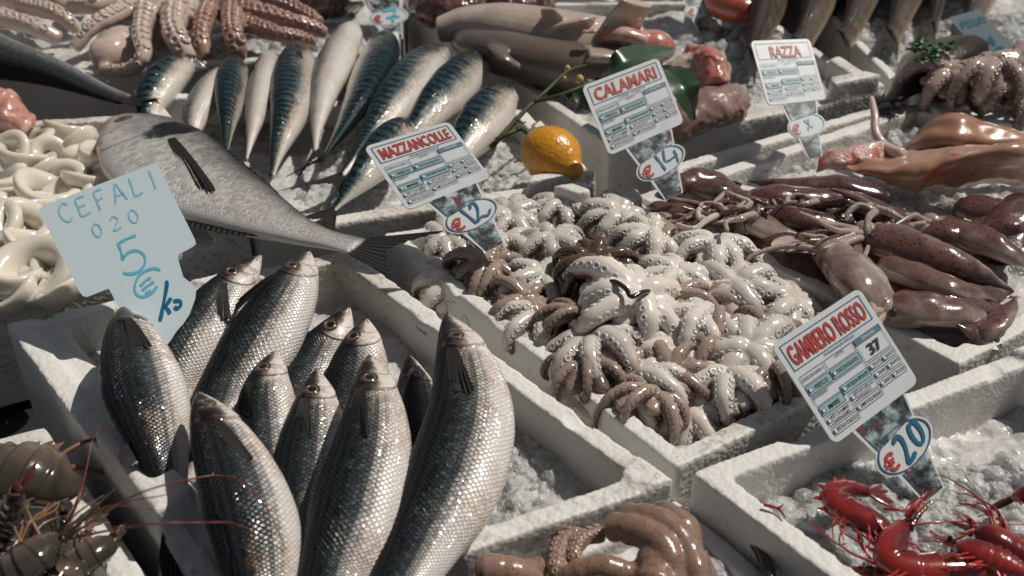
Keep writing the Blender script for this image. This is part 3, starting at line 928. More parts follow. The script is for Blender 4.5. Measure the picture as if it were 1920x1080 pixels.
fish('brown_fish', 'brown fish lying slantwise with green parsley on its back', 'fish', None, [(1850, 96, .02), (1810, 100, .03), (1755, 120, .03), (1704, 160, .02), (1672, 190, .008)], .10, 0.6, P_MULLET, BROWN, side=1, roll=15, rows=26, sc=.005,
     eye=(.1, .45, 0.0037), tail=(.05, .05, .3, (1640, 222, .0)), seed=70)
# ------------------------------------------------------------------ octopus, squid and other soft bodies
def skin_mat(name, back, pale, speck, spk=0.6, sps=420, sss=0.3, rough=0.16, blotch=None):
    """tone 0: coloured back skin, 1: pale sucker side; speck: pigment dots"""
    m, nt, b = mat(name)
    oc = nd(nt, 'TexCoord', out=3)
    t = at(nt, 'tone')
    n = nz(nt, 24, 4, 0.6, oc)
    n2 = nz(nt, 90, 3, 0.6, oc)
    tt = M(nt, 'ADD', t, M(nt, 'MULTIPLY', M(nt, 'SUBTRACT', n, 0.5), 0.95))
    tt = M(nt, 'ADD', tt, M(nt, 'MULTIPLY', M(nt, 'SUBTRACT', orand(nt), 0.6), 0.5))
    d = vor(nt, sps, oc)
    bk = mix(nt, M(nt, 'MULTIPLY', smooth(nt, d, 0.15, 0.42, 1, 0), spk), back, speck)
    if blotch:
        bk = mix(nt, smooth(nt, nz(nt, 17, 4, 0.65, oc), 0.46, 0.66), bk, blotch)
    col = mix(nt, smooth(nt, tt, 0.25, 0.8), bk, pale)
    col = mix(nt, 1.0, col, ramp(nt, M(nt, 'ADD', M(nt, 'MULTIPLY', orand(nt), 0.5), M(nt, 'MULTIPLY', n2, 0.5)), [(0.2, 0.80), (0.8, 1.08)]), 'MULTIPLY')
    h = M(nt, 'ADD', M(nt, 'MULTIPLY', n2, 0.6), M(nt, 'MULTIPLY', nz(nt, 260, 2, 0.5, oc), 0.3))
    setp(nt, b, col=col, rough=rough, sss=sss, sssr=(1.0, 0.6, 0.45), ssss=0.006, nrm=bump(nt, h, 0.22, 0.003), coat=0.55, coatr=0.05, spec=0.45,
         coatn=bump(nt, nz(nt, 70, 3, 0.6, oc), 0.3, 0.004))
    return m


OCTO = skin_mat('small_octopus_skin', (0.19, 0.13, 0.10), (0.74, 0.68, 0.62), (0.08, 0.05, 0.04), 0.4)
OCTOD = skin_mat('dark_octopus_skin', (0.035, 0.022, 0.018), (0.12, 0.075, 0.05), (0.02, 0.012, 0.01), 0.5)
OCTOT = skin_mat('tan_octopus_skin', (0.31, 0.19, 0.135), (0.44, 0.31, 0.25), (0.07, 0.03, 0.02), 0.7, 420, rough=.28, blotch=(0.27, 0.205, 0.18))
OCTOP = skin_mat('large_octopus_skin', (0.23, 0.15, 0.125), (0.56, 0.45, 0.39), (0.09, 0.045, 0.035), 0.5, 200, rough=0.22)
OCTOR = skin_mat('reddish_octopus_skin', (0.13, 0.068, 0.055), (0.38, 0.24, 0.195), (0.06, 0.025, 0.02), 0.5, 200, rough=0.22)
SQUID = skin_mat('squid_skin', (0.135, 0.064, 0.055), (0.44, 0.35, 0.30), (0.035, 0.014, 0.014), 0.85, 190, sss=0.15, rough=0.2, blotch=(0.042, 0.018, 0.018))
SQUIDP = skin_mat('pale_squid_skin', (0.21, 0.115, 0.095), (0.58, 0.50, 0.43), (0.10, 0.045, 0.04), 0.7, 200, sss=0.2, rough=0.2, blotch=(0.11, 0.048, 0.044))


def arm_curve(phi, L, h0, r0, drop, curl, side, wob, n=44):
    """one arm: leaves the crown outwards, falls over, curls at the tip"""
    s = np.linspace(0, 1, n)
    al = 0.55 - drop * np.clip(s / 0.55, 0, 1) ** 1.1 - curl * np.clip((s - 0.5) / 0.5, 0, 1) ** 2.0
    ph = phi + side * s ** 1.5 + wob * np.sin(s * 5)
    ds = L / (n - 1)
    d = np.stack([np.cos(al) * np.cos(ph), np.cos(al) * np.sin(ph), np.sin(al)], 1)
    p = np.cumsum(d * ds, 0) - d[0] * ds + np.array([math.cos(phi) * r0, math.sin(phi) * r0, h0])
    return p


def sucker(c, n, ax, r):
    """a small cup with a rim and a dimple"""
    n = nrmz(n)
    ax = nrmz(ax - n * (ax @ n))
    b = np.cross(n, ax)
    k = 10
    a = np.linspace(0, 2 * PI, k, endpoint=False)
    R = np.cos(a)[:, None] * ax + np.sin(a)[:, None] * b
    V = np.concatenate([c + R * r * q + n * r * h for q, h in ((0.95, -0.6), (1.08, 0.0), (1.0, 0.38), (0.78, 0.52), (0.52, 0.40), (0.30, 0.05), (0.05, -0.05))])
    return V, grid_faces(7, k) + [tuple(range(6 * k, 7 * k))]


def suckers_on(mb, c, rad, up, ns, size=0.31, spread=0.95, s0=0.12, s1=0.93, rows=2, tone=1.0):
    """two rows of suckers on the outer side of a tube; mid = dimple tone"""
    t, N, B = frames(c, up)
    n = len(c)
    for i in range(ns):
        s = s0 + (s1 - s0) * (i / ns) ** 0.85
        for sd in ((-1, 1) if rows == 2 else (0,)):
            k = min(n - 1, int((s + (0.5 / ns if sd > 0 else 0)) * (n - 1)))
            nn = N[k] * math.cos(spread * sd) + B[k] * math.sin(spread * sd)
            r = rad[k] * size
            v, f = sucker(c[k] + nn * rad[k] * 0.90, nn, t[k], r)
            tn = np.repeat([tone, tone, tone + .15, tone + .15, tone, tone - .12, tone - .25], 10)
            mb.add(v, f, tone=tn)


def octopus_mesh(name, m, seed, R=0.05, arm=0.0090, narm=8, spread=(0, 2 * PI), head=True, vox=0.0012, ns=11):
    rs = np.random.RandomState(seed)
    V, Fc, T, n = [], [], [], 0

    def put(v, f, tone):
        nonlocal n
        V.append(v)
        Fc.extend([tuple(i + n for i in g) for g in f])
        T.append(np.broadcast_to(tone, (len(v),)))
        n += len(v)
    arms = []
    for i in range(narm):
        phi = spread[0] + (spread[1] - spread[0]) * (i + 0.5 + rs.uniform(-.22, .22)) / narm
        L = R * rs.uniform(1.15, 1.75)
        c = arm_curve(phi, L, 0.6 * R * rs.uniform(0.85, 1.1), 0.10 * R, rs.uniform(1.3, 2.0), rs.uniform(1.0, 6.5), rs.uniform(-.7, .7), rs.uniform(-.14, .14))
        s = np.linspace(0, 1, len(c))
        r = arm * rs.uniform(0.88, 1.12) * (1.2 - 0.25 * s - 0.68 * s ** 1.7) * (1 + 0.05 * np.sin(s * 26 + rs.uniform(6)))
        v, f, a = tube(c, r, 14)
        tone = 0.62 + 0.55 * np.cos(a) - 0.95 * np.repeat(s, 14) ** 1.8
        put(v, f, tone)
        arms.append((c, r))
    v, f = sphere((0, 0, 0.50 * R), (0.36 * R, 0.36 * R, 0.2 * R), 20, 12)
    put(v, f, 0.95)
    for i in range(narm):       # web between neighbouring arms
        c, r = arms[i]
        c2, r2 = arms[(i + 1) % narm]
        for k in range(2, 19, 2):
            if np.linalg.norm(c[k] - c2[k]) < 0.62 * R:
                q = (c[k] + c2[k]) / 2 - np.array((0, 0, 0.004 + 0.0004 * k))
                v, f = sphere(q, (0.0085, 0.0085, 0.006), 10, 6)
                put(v, f, 0.7)
    if head:
        hd = rs.uniform(0, 2 * PI)
        q = np.array((math.cos(hd), math.sin(hd), 0)) * R * 0.55
        v, f = sphere(q + np.array((0, 0, 0.14 * R)), (0.34 * R, 0.30 * R, 0.27 * R), 20, 12)
        put(v, f, 0.25)
    v, f, t, _ = fuse(np.concatenate(V), Fc, vox, 2, np.concatenate(T), np.zeros((n, 3)))
    mb = MB().add(v, f, tone=t)
    for c, r in arms:
        suckers_on(mb, c, r, (0, 0, 1), ns)
    return mb.mesh(name, m)


OV = [octopus_mesh('small_octopus', OCTO, 100 + k, R=0.047) for k in range(5)]
OCTOB = skin_mat('brown_octopus_skin', (0.12, 0.082, 0.065), (0.38, 0.29, 0.24), (0.05, 0.03, 0.022), 0.5)  # for tan-armed octopuses added underneath to darken the heap's gaps
OB = [octopus_mesh('brown_octopus', OCTOB, 130 + k, R=0.047, arm=.0062) for k in range(2)]
OD = octopus_mesh('dark_octopus', OCTOD, 120, R=0.05, arm=.0055)


def place(me, name, label, cat, group, px, py, z, rot, tilt, scale=1.0, m=None):
    o = bpy.data.objects.new(name, me)
    COL.objects.link(o)
    o.location = [float(q) for q in P(px, py, z)]
    o.rotation_euler = (math.radians(tilt[0]), math.radians(tilt[1]), math.radians(rot))
    o.scale = (scale,) * 3
    return tag(o, label, cat, group)


GO = 'small octopuses heaped in the middle box'
small = [
    # px, py, z, variant, rot, tilt, scale, label
    (846, 478, -.012, 0, 20, (10, -14), 1.0, 'small white octopus below the price oval at the left back of the heap'),
    (842, 560, -.018, 1, 70, (16, -12), .95, 'small white octopus at the left edge of the heap, closest to the foam rim there'),
    (955, 446, -.006, 2, 140, (-6, -8), 1.0, 'small white octopus just right of the card tip at the back'),
    (950, 505, -.012, 3, 200, (12, 0), 1.0, 'small white octopus with looped grey arm, right of the two at the left edge'),
    (1052, 428, -.004, 4, 30, (0, 0), 1.0, 'small white octopus at the far back in front of the broken foam lugs'),
    (1040, 488, .004, 0, 250, (10, 6), .92, 'small white octopus left of the dark brown one'),
    (1148, 446, .000, 1, 310, (-4, 10), 1.05, 'small pale octopus with a red feeler resting on it at the back right'),
    (1205, 486, .008, 2, 15, (8, 14), 1.0, 'small white octopus right of the dark brown one, arms bunched'),
    (1000, 562, -.002, 3, 95, (14, -6), .95, 'small white octopus with stubby raised arms beside the dark brown one'),
    (998, 655, -.012, 4, 160, (26, -8), 1.02, 'small octopus with arms hanging to the front left and clear ringed suckers'),
    (1160, 612, .016, 0, 70, (24, 0), 1.32, 'largest white octopus at the centre of the heap with arms streaming down'),
    (1130, 712, -.006, 1, 200, (26, 4), 1.18, 'octopus at the front left with a broad web and one upright arm'),
    (1255, 560, .010, 3, 40, (6, 10), .95, 'small octopus behind the large central one, showing grey arms'),
    (1330, 520, .004, 2, 100, (10, 14), 1.1, 'small white octopus with two fat arms near the squid box rim'),
    (1382, 575, .004, 4, 280, (18, 14), 1.05, 'small white octopus with smooth pale arms on the right of the heap'),
    (1452, 610, -.006, 1, 20, (14, 22), 1.0, 'small white octopus at the right edge of the heap'),
    (1300, 648, .008, 3, 130, (16, 6), .95, 'small tan armed octopus right of the large central one'),
    (1392, 690, .000, 0, 330, (22, 10), 1.12, 'white octopus left of the red prawn card with plump curled arms'),
    (1470, 700, -.010, 2, 60, (14, 16), .95, 'small white octopus tucked behind the red prawn card'),
    (1225, 765, -.008, 2, 240, (28, 0), 1.0, 'octopus at the front of the heap with short ringed arms'),
    (1378, 770, -.010, 4, 190, (28, 10), 1.05, 'octopus at the front right with a fan of frilly suckers'),
    (1300, 800, -.022, 1, 320, (24, 0), .9, 'front most small octopus resting against the front foam rim'),
    (925, 600, -.022, 2, 300, (10, -10), .85, 'small greyish octopus low down behind the biggest mullet snout'),
    (1065, 790, -.024, 0, 0, (26, -10), .8, 'small octopus low at the front left corner beside the foam rim'),
    (1140, 775, -.022, 3, 45, (30, -4), .9, 'small octopus wedged at the front between the left rim and the ringed arms'),
    (1245, 690, .000, 4, 90, (20, 0), .85, 'small octopus with tangled brown arms in front of the large central one'),
    (1060, 590, -.016, 1, 0, (10, 0), 1.0, 'shaded small octopus beneath the dark brown one'),
    (1320, 730, -.014, 2, 10, (16, 0), 1.0, 'small octopus in the shade between the front right ones'),
]
for (px, py, z, k, rot, tilt, s, lab) in small:
    place(OV[k], 'small_octopus', lab, 'octopus', GO, px, py, z - .020, rot, tilt, s)
place(OD, 'small_octopus', 'dark brown octopus in the middle of the white ones', 'octopus', GO, 1108, 530, .004, 40, (8, -4), 1.05)
under = ((912, 525, 'brown octopus low between the two white ones at the left edge'), (975, 600, 'brown octopus in the gap left of the largest white one'), (930, 540, 'brown octopus beneath the looped grey arm at the left'), (1080, 640, 'brown octopus in the gap below the dark one'),
         (1095, 735, 'brown octopus under the front left ones'), (1200, 540, 'brown octopus half hidden just right of the dark one'), (1270, 610, 'brown octopus right of the largest white one, arms tangled'), (1330, 600, 'brown octopus between the plump ones on the right side'),
         (1265, 735, 'brown octopus in the gap at the front middle'), (1340, 670, 'brown octopus left of the plump curled one near the red prawn card'), (1430, 660, 'brown octopus at the right edge below the squid box rim'), (1180, 690, 'brown octopus below the arms of the largest white one'),
         (1240, 470, 'brown octopus at the back right by the squid'), (1215, 790, 'brown octopus at the front rim left of the front most white one'), (1440, 745, 'brown octopus at the front right beside the red prawn card'))
for i, (px, py, lab) in enumerate(under):
    place(OB[i % 2], 'small_octopus', lab, 'octopus', GO, px, py, -.021 if i % 3 else -.013, 37 * i, (16, 4), .95)

# ------------------------------------------------------------------ squid
EYE_S = simple('squid_eye', (0.02, 0.018, 0.02), 0.08, coat=1.0, coatr=0.03)
P_SQ = [(0, .80, .80, .8), (.03, .92, .92, .9), (.10, 1, 1, 1), (.35, .98, .98, 1), (.60, .78, .78, .82), (.80, .48, .48, .52), (.93, .20, .20, .25), (1, .03, .03, .04)]


def squid(label, pts, W, tone=0.15, m=None, head=None, arms=(), fins=True, eye=True, roll=0.0, group='brown squid heaped in the right hand box', flat=0.68, seed=0, armr=0.0045):
    """pts: mantle opening to tip; head: pixel point in front of the opening; arms: pixel paths"""
    m = m or SQUID
    W *= 0.74
    roll = roll or (60 + seed * 47 % 70) * (1 if seed % 2 else -1)
    pts = [(x, y - 4, z - .012) for x, y, z in pts]
    c = spline([P(*p) for p in pts], 50)
    n, K = len(c), 28
    u = np.linspace(0, 1, n)
    t, N, B = frames(c)
    a = np.linspace(0, 2 * PI, K, endpoint=False)
    r = prof(u, P_SQ, 1) * W / 2
    V = c[:, None] + (np.cos(a)[None, :, None] * N[:, None] * flat + np.sin(a)[None, :, None] * B[:, None]) * r[:, None, None]
    V += np.array([np.array(noise.noise_vector(Vector(q) * 55)) * .0022 + np.array(noise.noise_vector(Vector(q) * (18, 18, 18)[0])) * .004 for q in V.reshape(-1, 3)]).reshape(V.shape)
    tn = tone + (0.45 if m is SQUID else 0.7) * np.abs(np.sin((a - math.radians(roll)) / 2))[None] ** 4 * np.ones((n, 1))
    f = grid_faces(n, K)
    rd = thing('squid', (c[n // 2][0], c[n // 2][1], c[n // 2][2] - W * flat / 2), label, 'squid', group)
    mb = MB().add(V, f + [tuple(range((n - 1) * K, n * K))], tone=tn.ravel())
    # rolled lip at the mantle opening, going inside
    lip = [V[0] + (c[0] - V[0]) * q - t[0] * e for q, e in ((0.0, 0.0), (0.06, 0.0035), (0.16, 0.003), (0.24, -0.004), (0.35, -0.015), (0.97, -0.02))]
    mb.add(np.concatenate(lip), [g[::-1] for g in grid_faces(6, K)], tone=np.repeat([tone, tone + .3, tone + .5, tone + .4, .1, 0], K))
    hp = None
    if head:
        hp = P(*head)
        hv, hf, _ = tube(spline([c[2], LERP(c[0], hp, 0.5), hp], 12), W * np.array([.30, .31, .30, .28, .27, .28, .30, .31, .30, .27, .22, .14]), 16)
        mb.add(hv, hf, tone=0.45)
        for i in range(6):
            aa = i / 6 * 2 * PI
            d = nrmz(hp - c[0])
            q = np.cross(d, (0, 0, 1))
            off = (q * math.cos(aa) + np.array((0, 0, 1)) * math.sin(aa) * .6) * W * .16
            rs = np.random.RandomState(seed * 7 + i)
            e1 = hp + d * W * .7 + off * 1.8 + rs.uniform(-.006, .006, 3)
            e2 = e1 + d * W * .6 + rs.uniform(-.018, .018, 3) - np.array((0, 0, .008))
            cc = spline([hp + off * .6 - d * .006, LERP(hp, e1, .5) + off * .5, e1, e2], 22)
            v, g, aa2 = tube(cc, armr * np.linspace(1.15, .3, 22), 8)
            mb.add(v, g, tone=.55)
    body = mb.build('body', m, rd)
    if head and not arms:
        rs = np.random.RandomState(seed + 900)
        for i in range(2):
            x, y, z = head
            p = [(x, y, z + .012)]
            for q in range(4):
                x, y, z = x + rs.uniform(-34, 10), y + rs.uniform(-14, 20), max(z + rs.uniform(-.006, .006), .004)
                p.append((x, y, z + .012))
            arms = list(arms) + [p]
    for k, path in enumerate(arms):
        cc = spline([P(*p) for p in path], 40)
        am = MB()
        rr = armr * (0.9 - .45 * np.linspace(0, 1, 40))
        v, g, aa2 = tube(cc, rr, 10)
        am.add(v, g, tone=np.clip(.75 + .3 * np.cos(aa2), 0, 1.2))
        suckers_on(am, cc, rr, (0, 0, 1), 16, size=.34, spread=.5, s0=.25, s1=.97)
        am.build('tentacle', m, rd)
    if fins:
        fb = MB()
        i0 = int(.50 * n)
        for sd in (-1, 1):
            rows = []
            for i in range(i0, n):
                s = (i - i0) / (n - 1 - i0)
                wv = W * .72 * math.sin(min(1, s * 1.5 + .05) * PI / 2) ** .8 * (1 - max(0, (s - .45) / .55) ** 1.4)
                e = c[i] + B[i] * sd * r[i] * .85 - N[i] * r[i] * .1
                rows.append([e + B[i] * sd * wv * q - N[i] * (wv * .34 * q * q) + N[i] * .0025 * math.sin(s * 9 + q * 3 + seed) * q + N[i] * th * (1 - q * .8) for th in (.0018, -.0018) for q in np.linspace(0, 1, 7)])
            V2 = np.array(rows)
            k = V2.shape[1]
            fb.add(V2[:, :7].reshape(-1, 3), grid_faces(len(rows), 7, False), tone=tone + .1)
            fb.add(V2[:, 7:].reshape(-1, 3), [g[::-1] for g in grid_faces(len(rows), 7, False)], tone=tone + .3)
        fb.build('fin', m, rd)
    if eye and head:
        d = nrmz(hp - c[0])
        q = nrmz(np.cross(d, (0, 0, 1)))
        for sd in (-1, 1):
            v, f2 = sphere(LERP(c[0], hp, .75) + q * sd * W * .27 + np.array((0, 0, W * .10)), W * .085, 14, 10)
            MB().add(v, f2).build('eye', EYE_S, rd)
    return rd


squid('stubby dark squid body with its cut mantle end facing right beside the white octopuses', [(1362, 424, .016), (1300, 416, .022), (1250, 402, .014), (1210, 386, .0)], .058, m=SQUID, tone=.0, fins=False, seed=1, roll=40)
squid('pale skinned squid running from the dark stub to the big front squid', [(1372, 410, .018), (1420, 420, .022), (1480, 446, .016), (1545, 478, .008)], .052, tone=.35, m=SQUIDP, fins=False, head=(1345, 402, .016), seed=2)
squid('long dark squid at the back of the heap below the skate box wall', [(1398, 390, .018), (1460, 378, .026), (1550, 378, .024), (1660, 386, .014)], .056, tone=.0, head=(1372, 390, .014), seed=3)
squid('brown squid in the second row with pale arm tips over it', [(1440, 408, .022), (1500, 416, .028), (1570, 426, .024), (1640, 446, .012)], .050, tone=.05, fins=False, head=(1412, 402, .02), seed=4)
squid('big squid at the front with a large white belly patch and crimson back', [(1652, 578, .022), (1618, 545, .034), (1568, 490, .028), (1512, 440, .014)], .078, tone=.55, m=SQUIDP, fins=True, seed=5, roll=-60)
squid('reddish brown squid along the front rim with a white patch near its tip', [(1672, 580, .018), (1724, 584, .026), (1794, 592, .022), (1856, 594, .012)], .066, tone=.08, head=(1640, 586, .014), fins=True, seed=6)
squid('dark brown squid lying across to the right edge, thickest of the middle row', [(1640, 450, .026), (1716, 476, .034), (1800, 506, .030), (1900, 552, .012)], .074, tone=.0, head=(1606, 440, .022), seed=7,
      arms=[[(1612, 446, .03), (1580, 462, .03), (1590, 500, .03), (1620, 480, .034), (1628, 462, .034)], [(1600, 440, .03), (1560, 452, .03), (1540, 444, .028), (1500, 440, .03)]])
squid('pinkish slim squid stretched in front of the thick dark one', [(1664, 500, .030), (1720, 520, .034), (1790, 548, .030), (1870, 570, .014)], .042, tone=.2, m=SQUIDP, fins=False, seed=8)
squid('dark squid half buried under the slim pink one', [(1660, 540, .008), (1730, 560, .012), (1810, 580, .010), (1900, 590, .0)], .058, tone=.0, seed=9)
squid('squid with its tail spike pointing up at the right end of the front rim', [(1830, 636, .012), (1860, 618, .018), (1890, 590, .024), (1912, 560, .030)], .034, tone=.0, fins=False, seed=10)
squid('brown squid at the back left whose tail lies by the price oval', [(1380, 372, .016), (1330, 356, .022), (1290, 350, .018), (1240, 368, .004)], .050, tone=.1, head=(1408, 380, .014), seed=11)
squid('squid with white arms spread like a star near the back rim', [(1700, 430, .012), (1760, 440, .020), (1830, 452, .016), (1910, 470, .004)], .052, tone=.0, head=(1640, 396, .020), seed=12, armr=.0055,
      arms=[[(1640, 396, .03), (1610, 386, .034), (1590, 400, .03), (1586, 416, .024)], [(1640, 398, .032), (1628, 410, .034), (1626, 430, .03), (1630, 446, .024)], [(1645, 392, .032), (1670, 400, .034), (1700, 420, .026), (1720, 426, .02)], [(1632, 388, .03), (1600, 372, .03), (1596, 362, .026)]])
squid('shadowed dark squid at the far right behind loose ice', [(1930, 396, .02), (1890, 420, .026), (1850, 440, .02), (1800, 452, .01)], .070, tone=.0, seed=13)
squid('blackish squid low at the left of the big front squid', [(1560, 536, .0), (1510, 510, .006), (1460, 490, .006), (1420, 480, .0)], .060, tone=.0, fins=False, seed=14,
      arms=[[(1560, 510, .012), (1530, 470, .024), (1470, 462, .026), (1410, 480, .02), (1396, 500, .01)]])
squid('brown squid at the top left of the heap nearest the foam lug', [(1250, 372, .012), (1290, 344, .024), (1330, 336, .026), (1390, 352, .012)], .046, tone=.05, fins=True, seed=15)
squid('squid with a pale cap in the second row right of centre', [(1500, 458, .020), (1560, 462, .026), (1620, 470, .022), (1680, 490, .010)], .046, tone=.0, fins=False, seed=16)
squid('squid whose dark tail shows at the back edge below the skate', [(1660, 372, .010), (1560, 356, .016), (1480, 350, .018), (1400, 342, .008)], .050, tone=.0, fins=False, seed=17)

for lab, pts, W, kw in (
    ('dark squid wedged behind the pale skinned one', [(1480, 420, .010), (1430, 404, .018), (1380, 392, .016), (1330, 384, .004)], .056, {}),
    ('dark squid lying under the star armed one', [(1560, 470, .004), (1630, 490, .010), (1700, 512, .008), (1770, 540, .0)], .06, {}),
    ('wine coloured squid at the right edge above the thick dark one', [(1760, 430, .014), (1820, 450, .02), (1880, 476, .018), (1950, 512, .006)], .06, dict(head=(1734, 420, .012))),
    ('dark squid at the back rim right of the long back one', [(1560, 384, .014), (1640, 400, .02), (1710, 418, .016), (1780, 440, .006)], .052, dict(head=(1532, 378, .012))),
    ('wine brown squid behind the white patched front one', [(1690, 556, .012), (1760, 570, .018), (1830, 586, .014), (1900, 600, .004)], .056, {}),
    ('dark squid in the row behind the big front squid', [(1420, 436, .004), (1480, 470, .012), (1530, 510, .010), (1575, 560, .0)], .056, {}),
    ('dark squid at the left of the heap under the stub', [(1330, 440, .0), (1280, 428, .006), (1230, 414, .006), (1196, 400, .0)], .05, {}),
    ('dark squid along the far right edge behind the ice', [(1800, 396, .006), (1860, 404, .012), (1920, 420, .010), (1980, 440, .0)], .06, {})):
    squid(lab, pts, W, tone=.0, fins=False, seed=40 + len(lab), **kw)

# ------------------------------------------------------------------ tan octopus at front centre
VV, FF, TT, ARM = [], [], [], []


def put_tube(path, r0, r1, tone=0.3, bulge=0.0, n=46, k=16):
    c = spline([P(*p) for p in path], n)
    s = np.linspace(0, 1, n)
    r = (r0 + (r1 - r0) * s) * (1 + bulge * np.sin(s * PI)) * (1 + .05 * np.sin(s * 17 + r0 * 900) + .03 * np.sin(s * 41 + r1 * 700))
    v, f, a = tube(c, r, k)
    base = sum(len(x) for x in VV)
    VV.append(v)
    FF.extend([tuple(i + base for i in g) for g in f])
    TT.append(np.clip(tone + 0.15 * np.cos(a), 0, 1.2))
    ARM.append((c, r))


def soft_body(name, m, label, cat, vox, group=None, suck=(), ups=(0, 0, 1), ns=14, ssize=.4):
    v, f, t, _ = fuse(np.concatenate(VV), FF, vox, 3, np.concatenate(TT), np.zeros((sum(len(x) for x in VV), 3)))
    mb = MB().add(v, f, tone=t)
    for i in suck:
        suckers_on(mb, ARM[i][0], ARM[i][1], ups, ns, size=ssize, spread=.5, s0=.06)
    lo = v.min(0)
    o = mb.build(name, m, loc=(v[:, 0].mean(), v[:, 1].mean(), lo[2]))
    tag(o, label, cat, group)
    VV.clear(), FF.clear(), TT.clear(), ARM.clear()
    return o


for path, r0, r1 in (
    ([(1176, 968, .0), (1220, 972, .008), (1268, 1000, .008), (1300, 1060, .0), (1316, 1130, -.012)], 0.0111, 0.0118),
    ([(1150, 988, -.002), (1196, 996, .006), (1240, 1020, .008), (1260, 1070, .0), (1250, 1140, -.012)], 0.0126, 0.0111),
    ([(1228, 960, -.004), (1250, 956, .004), (1276, 976, .004), (1296, 1010, .0), (1300, 1060, -.01)], 0.0074, 0.0089),
    ([(1262, 966, -.008), (1292, 980, .0), (1302, 1020, -.004), (1296, 1070, -.014)], 0.0067, 0.0074),
    ([(1280, 1030, .004), (1310, 1050, .0), (1330, 1090, -.014)], 0.0089, 0.0081),
    ([(1190, 1080, -.01), (1130, 1064, -.004), (1080, 1074, -.010), (1050, 1100, -.02)], 0.0104, 0.0089),
    ([(1130, 1000, -.012), (1092, 1010, -.010), (1076, 1040, -.012), (1090, 1066, -.016)], 0.0074, 0.0067),
    ([(1080, 1000, -.016), (1052, 1020, -.014), (1042, 1060, -.014), (1060, 1100, -.02)], 0.0081, 0.0074),
    ([(1230, 1040, -.002), (1230, 1090, -.004), (1210, 1150, -.012)], 0.0148, 0.0178)):
    put_tube(path, r0 * .9, r1 * .9, tone=.1 + .5 * ((r0 * 5000) % 3) / 3)
soft_body('tan_octopus', OCTOT, 'tan octopus with smooth thick arms below the open box corner at front centre', 'octopus', .0014, suck=(6, 7), ns=9, ssize=.34)
for path, r0, r1 in (([(900, 1074, -.0), (935, 1070, .004), (975, 1078, .0), (1000, 1096, -.01)], .012, .010), ([(1010, 1064, -.02), (980, 1076, -.01), (960, 1100, -.01)], .008, .010)):
    put_tube(path, r0, r1, tone=.1)
soft_body('tan_octopus', OCTOT, 'brown arm of an octopus peeping over the bottom edge left of the tan one', 'octopus', .0016)
o_ = MB()
v, f, _ = tube(spline([P(1388, 1003, -.028), P(1412, 1014, -.026), P(1430, 1040, -.026), P(1442, 1080, -.026), P(1446, 1120, -.03)], 40), .0052 * np.r_[np.linspace(.5, 1, 8), np.ones(24), np.linspace(1, .7, 8)], 10)
o_.add(v, f, tone=.0)
c_ = P(1425, 1040, -.03)
tag(o_.build('loose_tentacle', OCTOD, loc=c_), 'loose dark tentacle lying on ice left of the red prawns', 'tentacle')
o_ = MB()
v, f, _ = tube(spline([P(1128, 536, .044), P(1150, 528, .052), P(1172, 540, .053), P(1184, 556, .050), P(1204, 548, .050), P(1216, 546, .046)], 40), .0024, 8)
o_.add(v, f, tone=.0)
tag(o_.build('loose_tentacle', OCTOD, loc=P(1170, 545, .03)), 'thin dark strand curled on top of the largest white octopus', 'tentacle')

# ------------------------------------------------------------------ large octopuses at the back left and octopus heap at the right edge
for i, (path, r0, r1) in enumerate((
    ([(-60, 10, .02), (0, 34, .03), (60, 50, .03), (112, 74, .01)], 0.0189, 0.0128),
    ([(10, 2, .03), (60, 14, .035), (110, 28, .035), (150, 58, .01)], 0.0172, 0.0112),
    ([(262, 6, .03), (214, 30, .035), (172, 52, .03), (138, 92, .005)], 0.0189, 0.0104),
    ([(276, 14, .035), (266, 66, .04), (270, 104, .03), (244, 130, .01), (190, 132, .0)], 0.0198, 0.0088),
    ([(330, 20, .04), (326, 60, .042), (342, 92, .025), (352, 112, .01)], 0.0224, 0.0160),
    ([(160, -20, .03), (120, 6, .035), (70, 0, .03)], 0.0189, 0.0144),
    ([(240, -20, .03), (180, 8, .035), (130, 10, .03)], 0.0189, 0.0144),
    ([(250, -30, .03), (300, -6, .04), (340, 10, .03), (350, 40, .03)], 0.0224, 0.0160))):
    put_tube(path, r0, r1, tone=.75)
c_ = [P(226, 92, .0), P(206, 104, .012), P(182, 112, .008)]
put_tube([(236, 90, .0), (210, 102, .012), (184, 110, .006)], .034, .024, tone=.9, bulge=.2)
put_tube([(290, -30, .02), (310, 20, .025), (300, 50, .015)], .05, .04, tone=.8)
soft_body('large_octopus', OCTOP, 'large pale pink octopus with ringed suckers at the back left', 'octopus', .003, 'large octopuses at the back left', suck=(0, 1, 2, 3, 4, 5, 6, 7), ns=13, ssize=.46)
for path, r0, r1 in (
    ([(402, 0, .03), (384, 40, .035), (378, 76, .02), (388, 108, .0)], 0.0189, 0.0128),
    ([(440, 16, .035), (436, 56, .04), (444, 86, .025), (446, 110, .005)], 0.0206, 0.0144),
    ([(440, 20, .035), (490, 30, .04), (550, 44, .03), (612, 62, .01)], 0.0206, 0.0112),
    ([(450, 0, .035), (510, 6, .035), (560, 22, .03), (600, 44, .02)], 0.0189, 0.0112),
    ([(420, 4, .03), (450, -20, .03), (480, -30, .02)], 0.0189, 0.0128),
    ([(460, 44, .03), (510, 62, .03), (560, 72, .018), (588, 78, .006)], 0.0155, 0.0096)):
    put_tube(path, r0, r1, tone=.6)
put_tube([(420, -10, .03), (440, 10, .03), (460, 34, .02)], .036, .036, tone=.5)
soft_body('large_octopus', OCTOR, 'large reddish octopus behind the mackerel with beaded orange suckers', 'octopus', .003, 'large octopuses at the back left', suck=(0, 1, 2, 3, 4, 5), ns=13, ssize=.48)
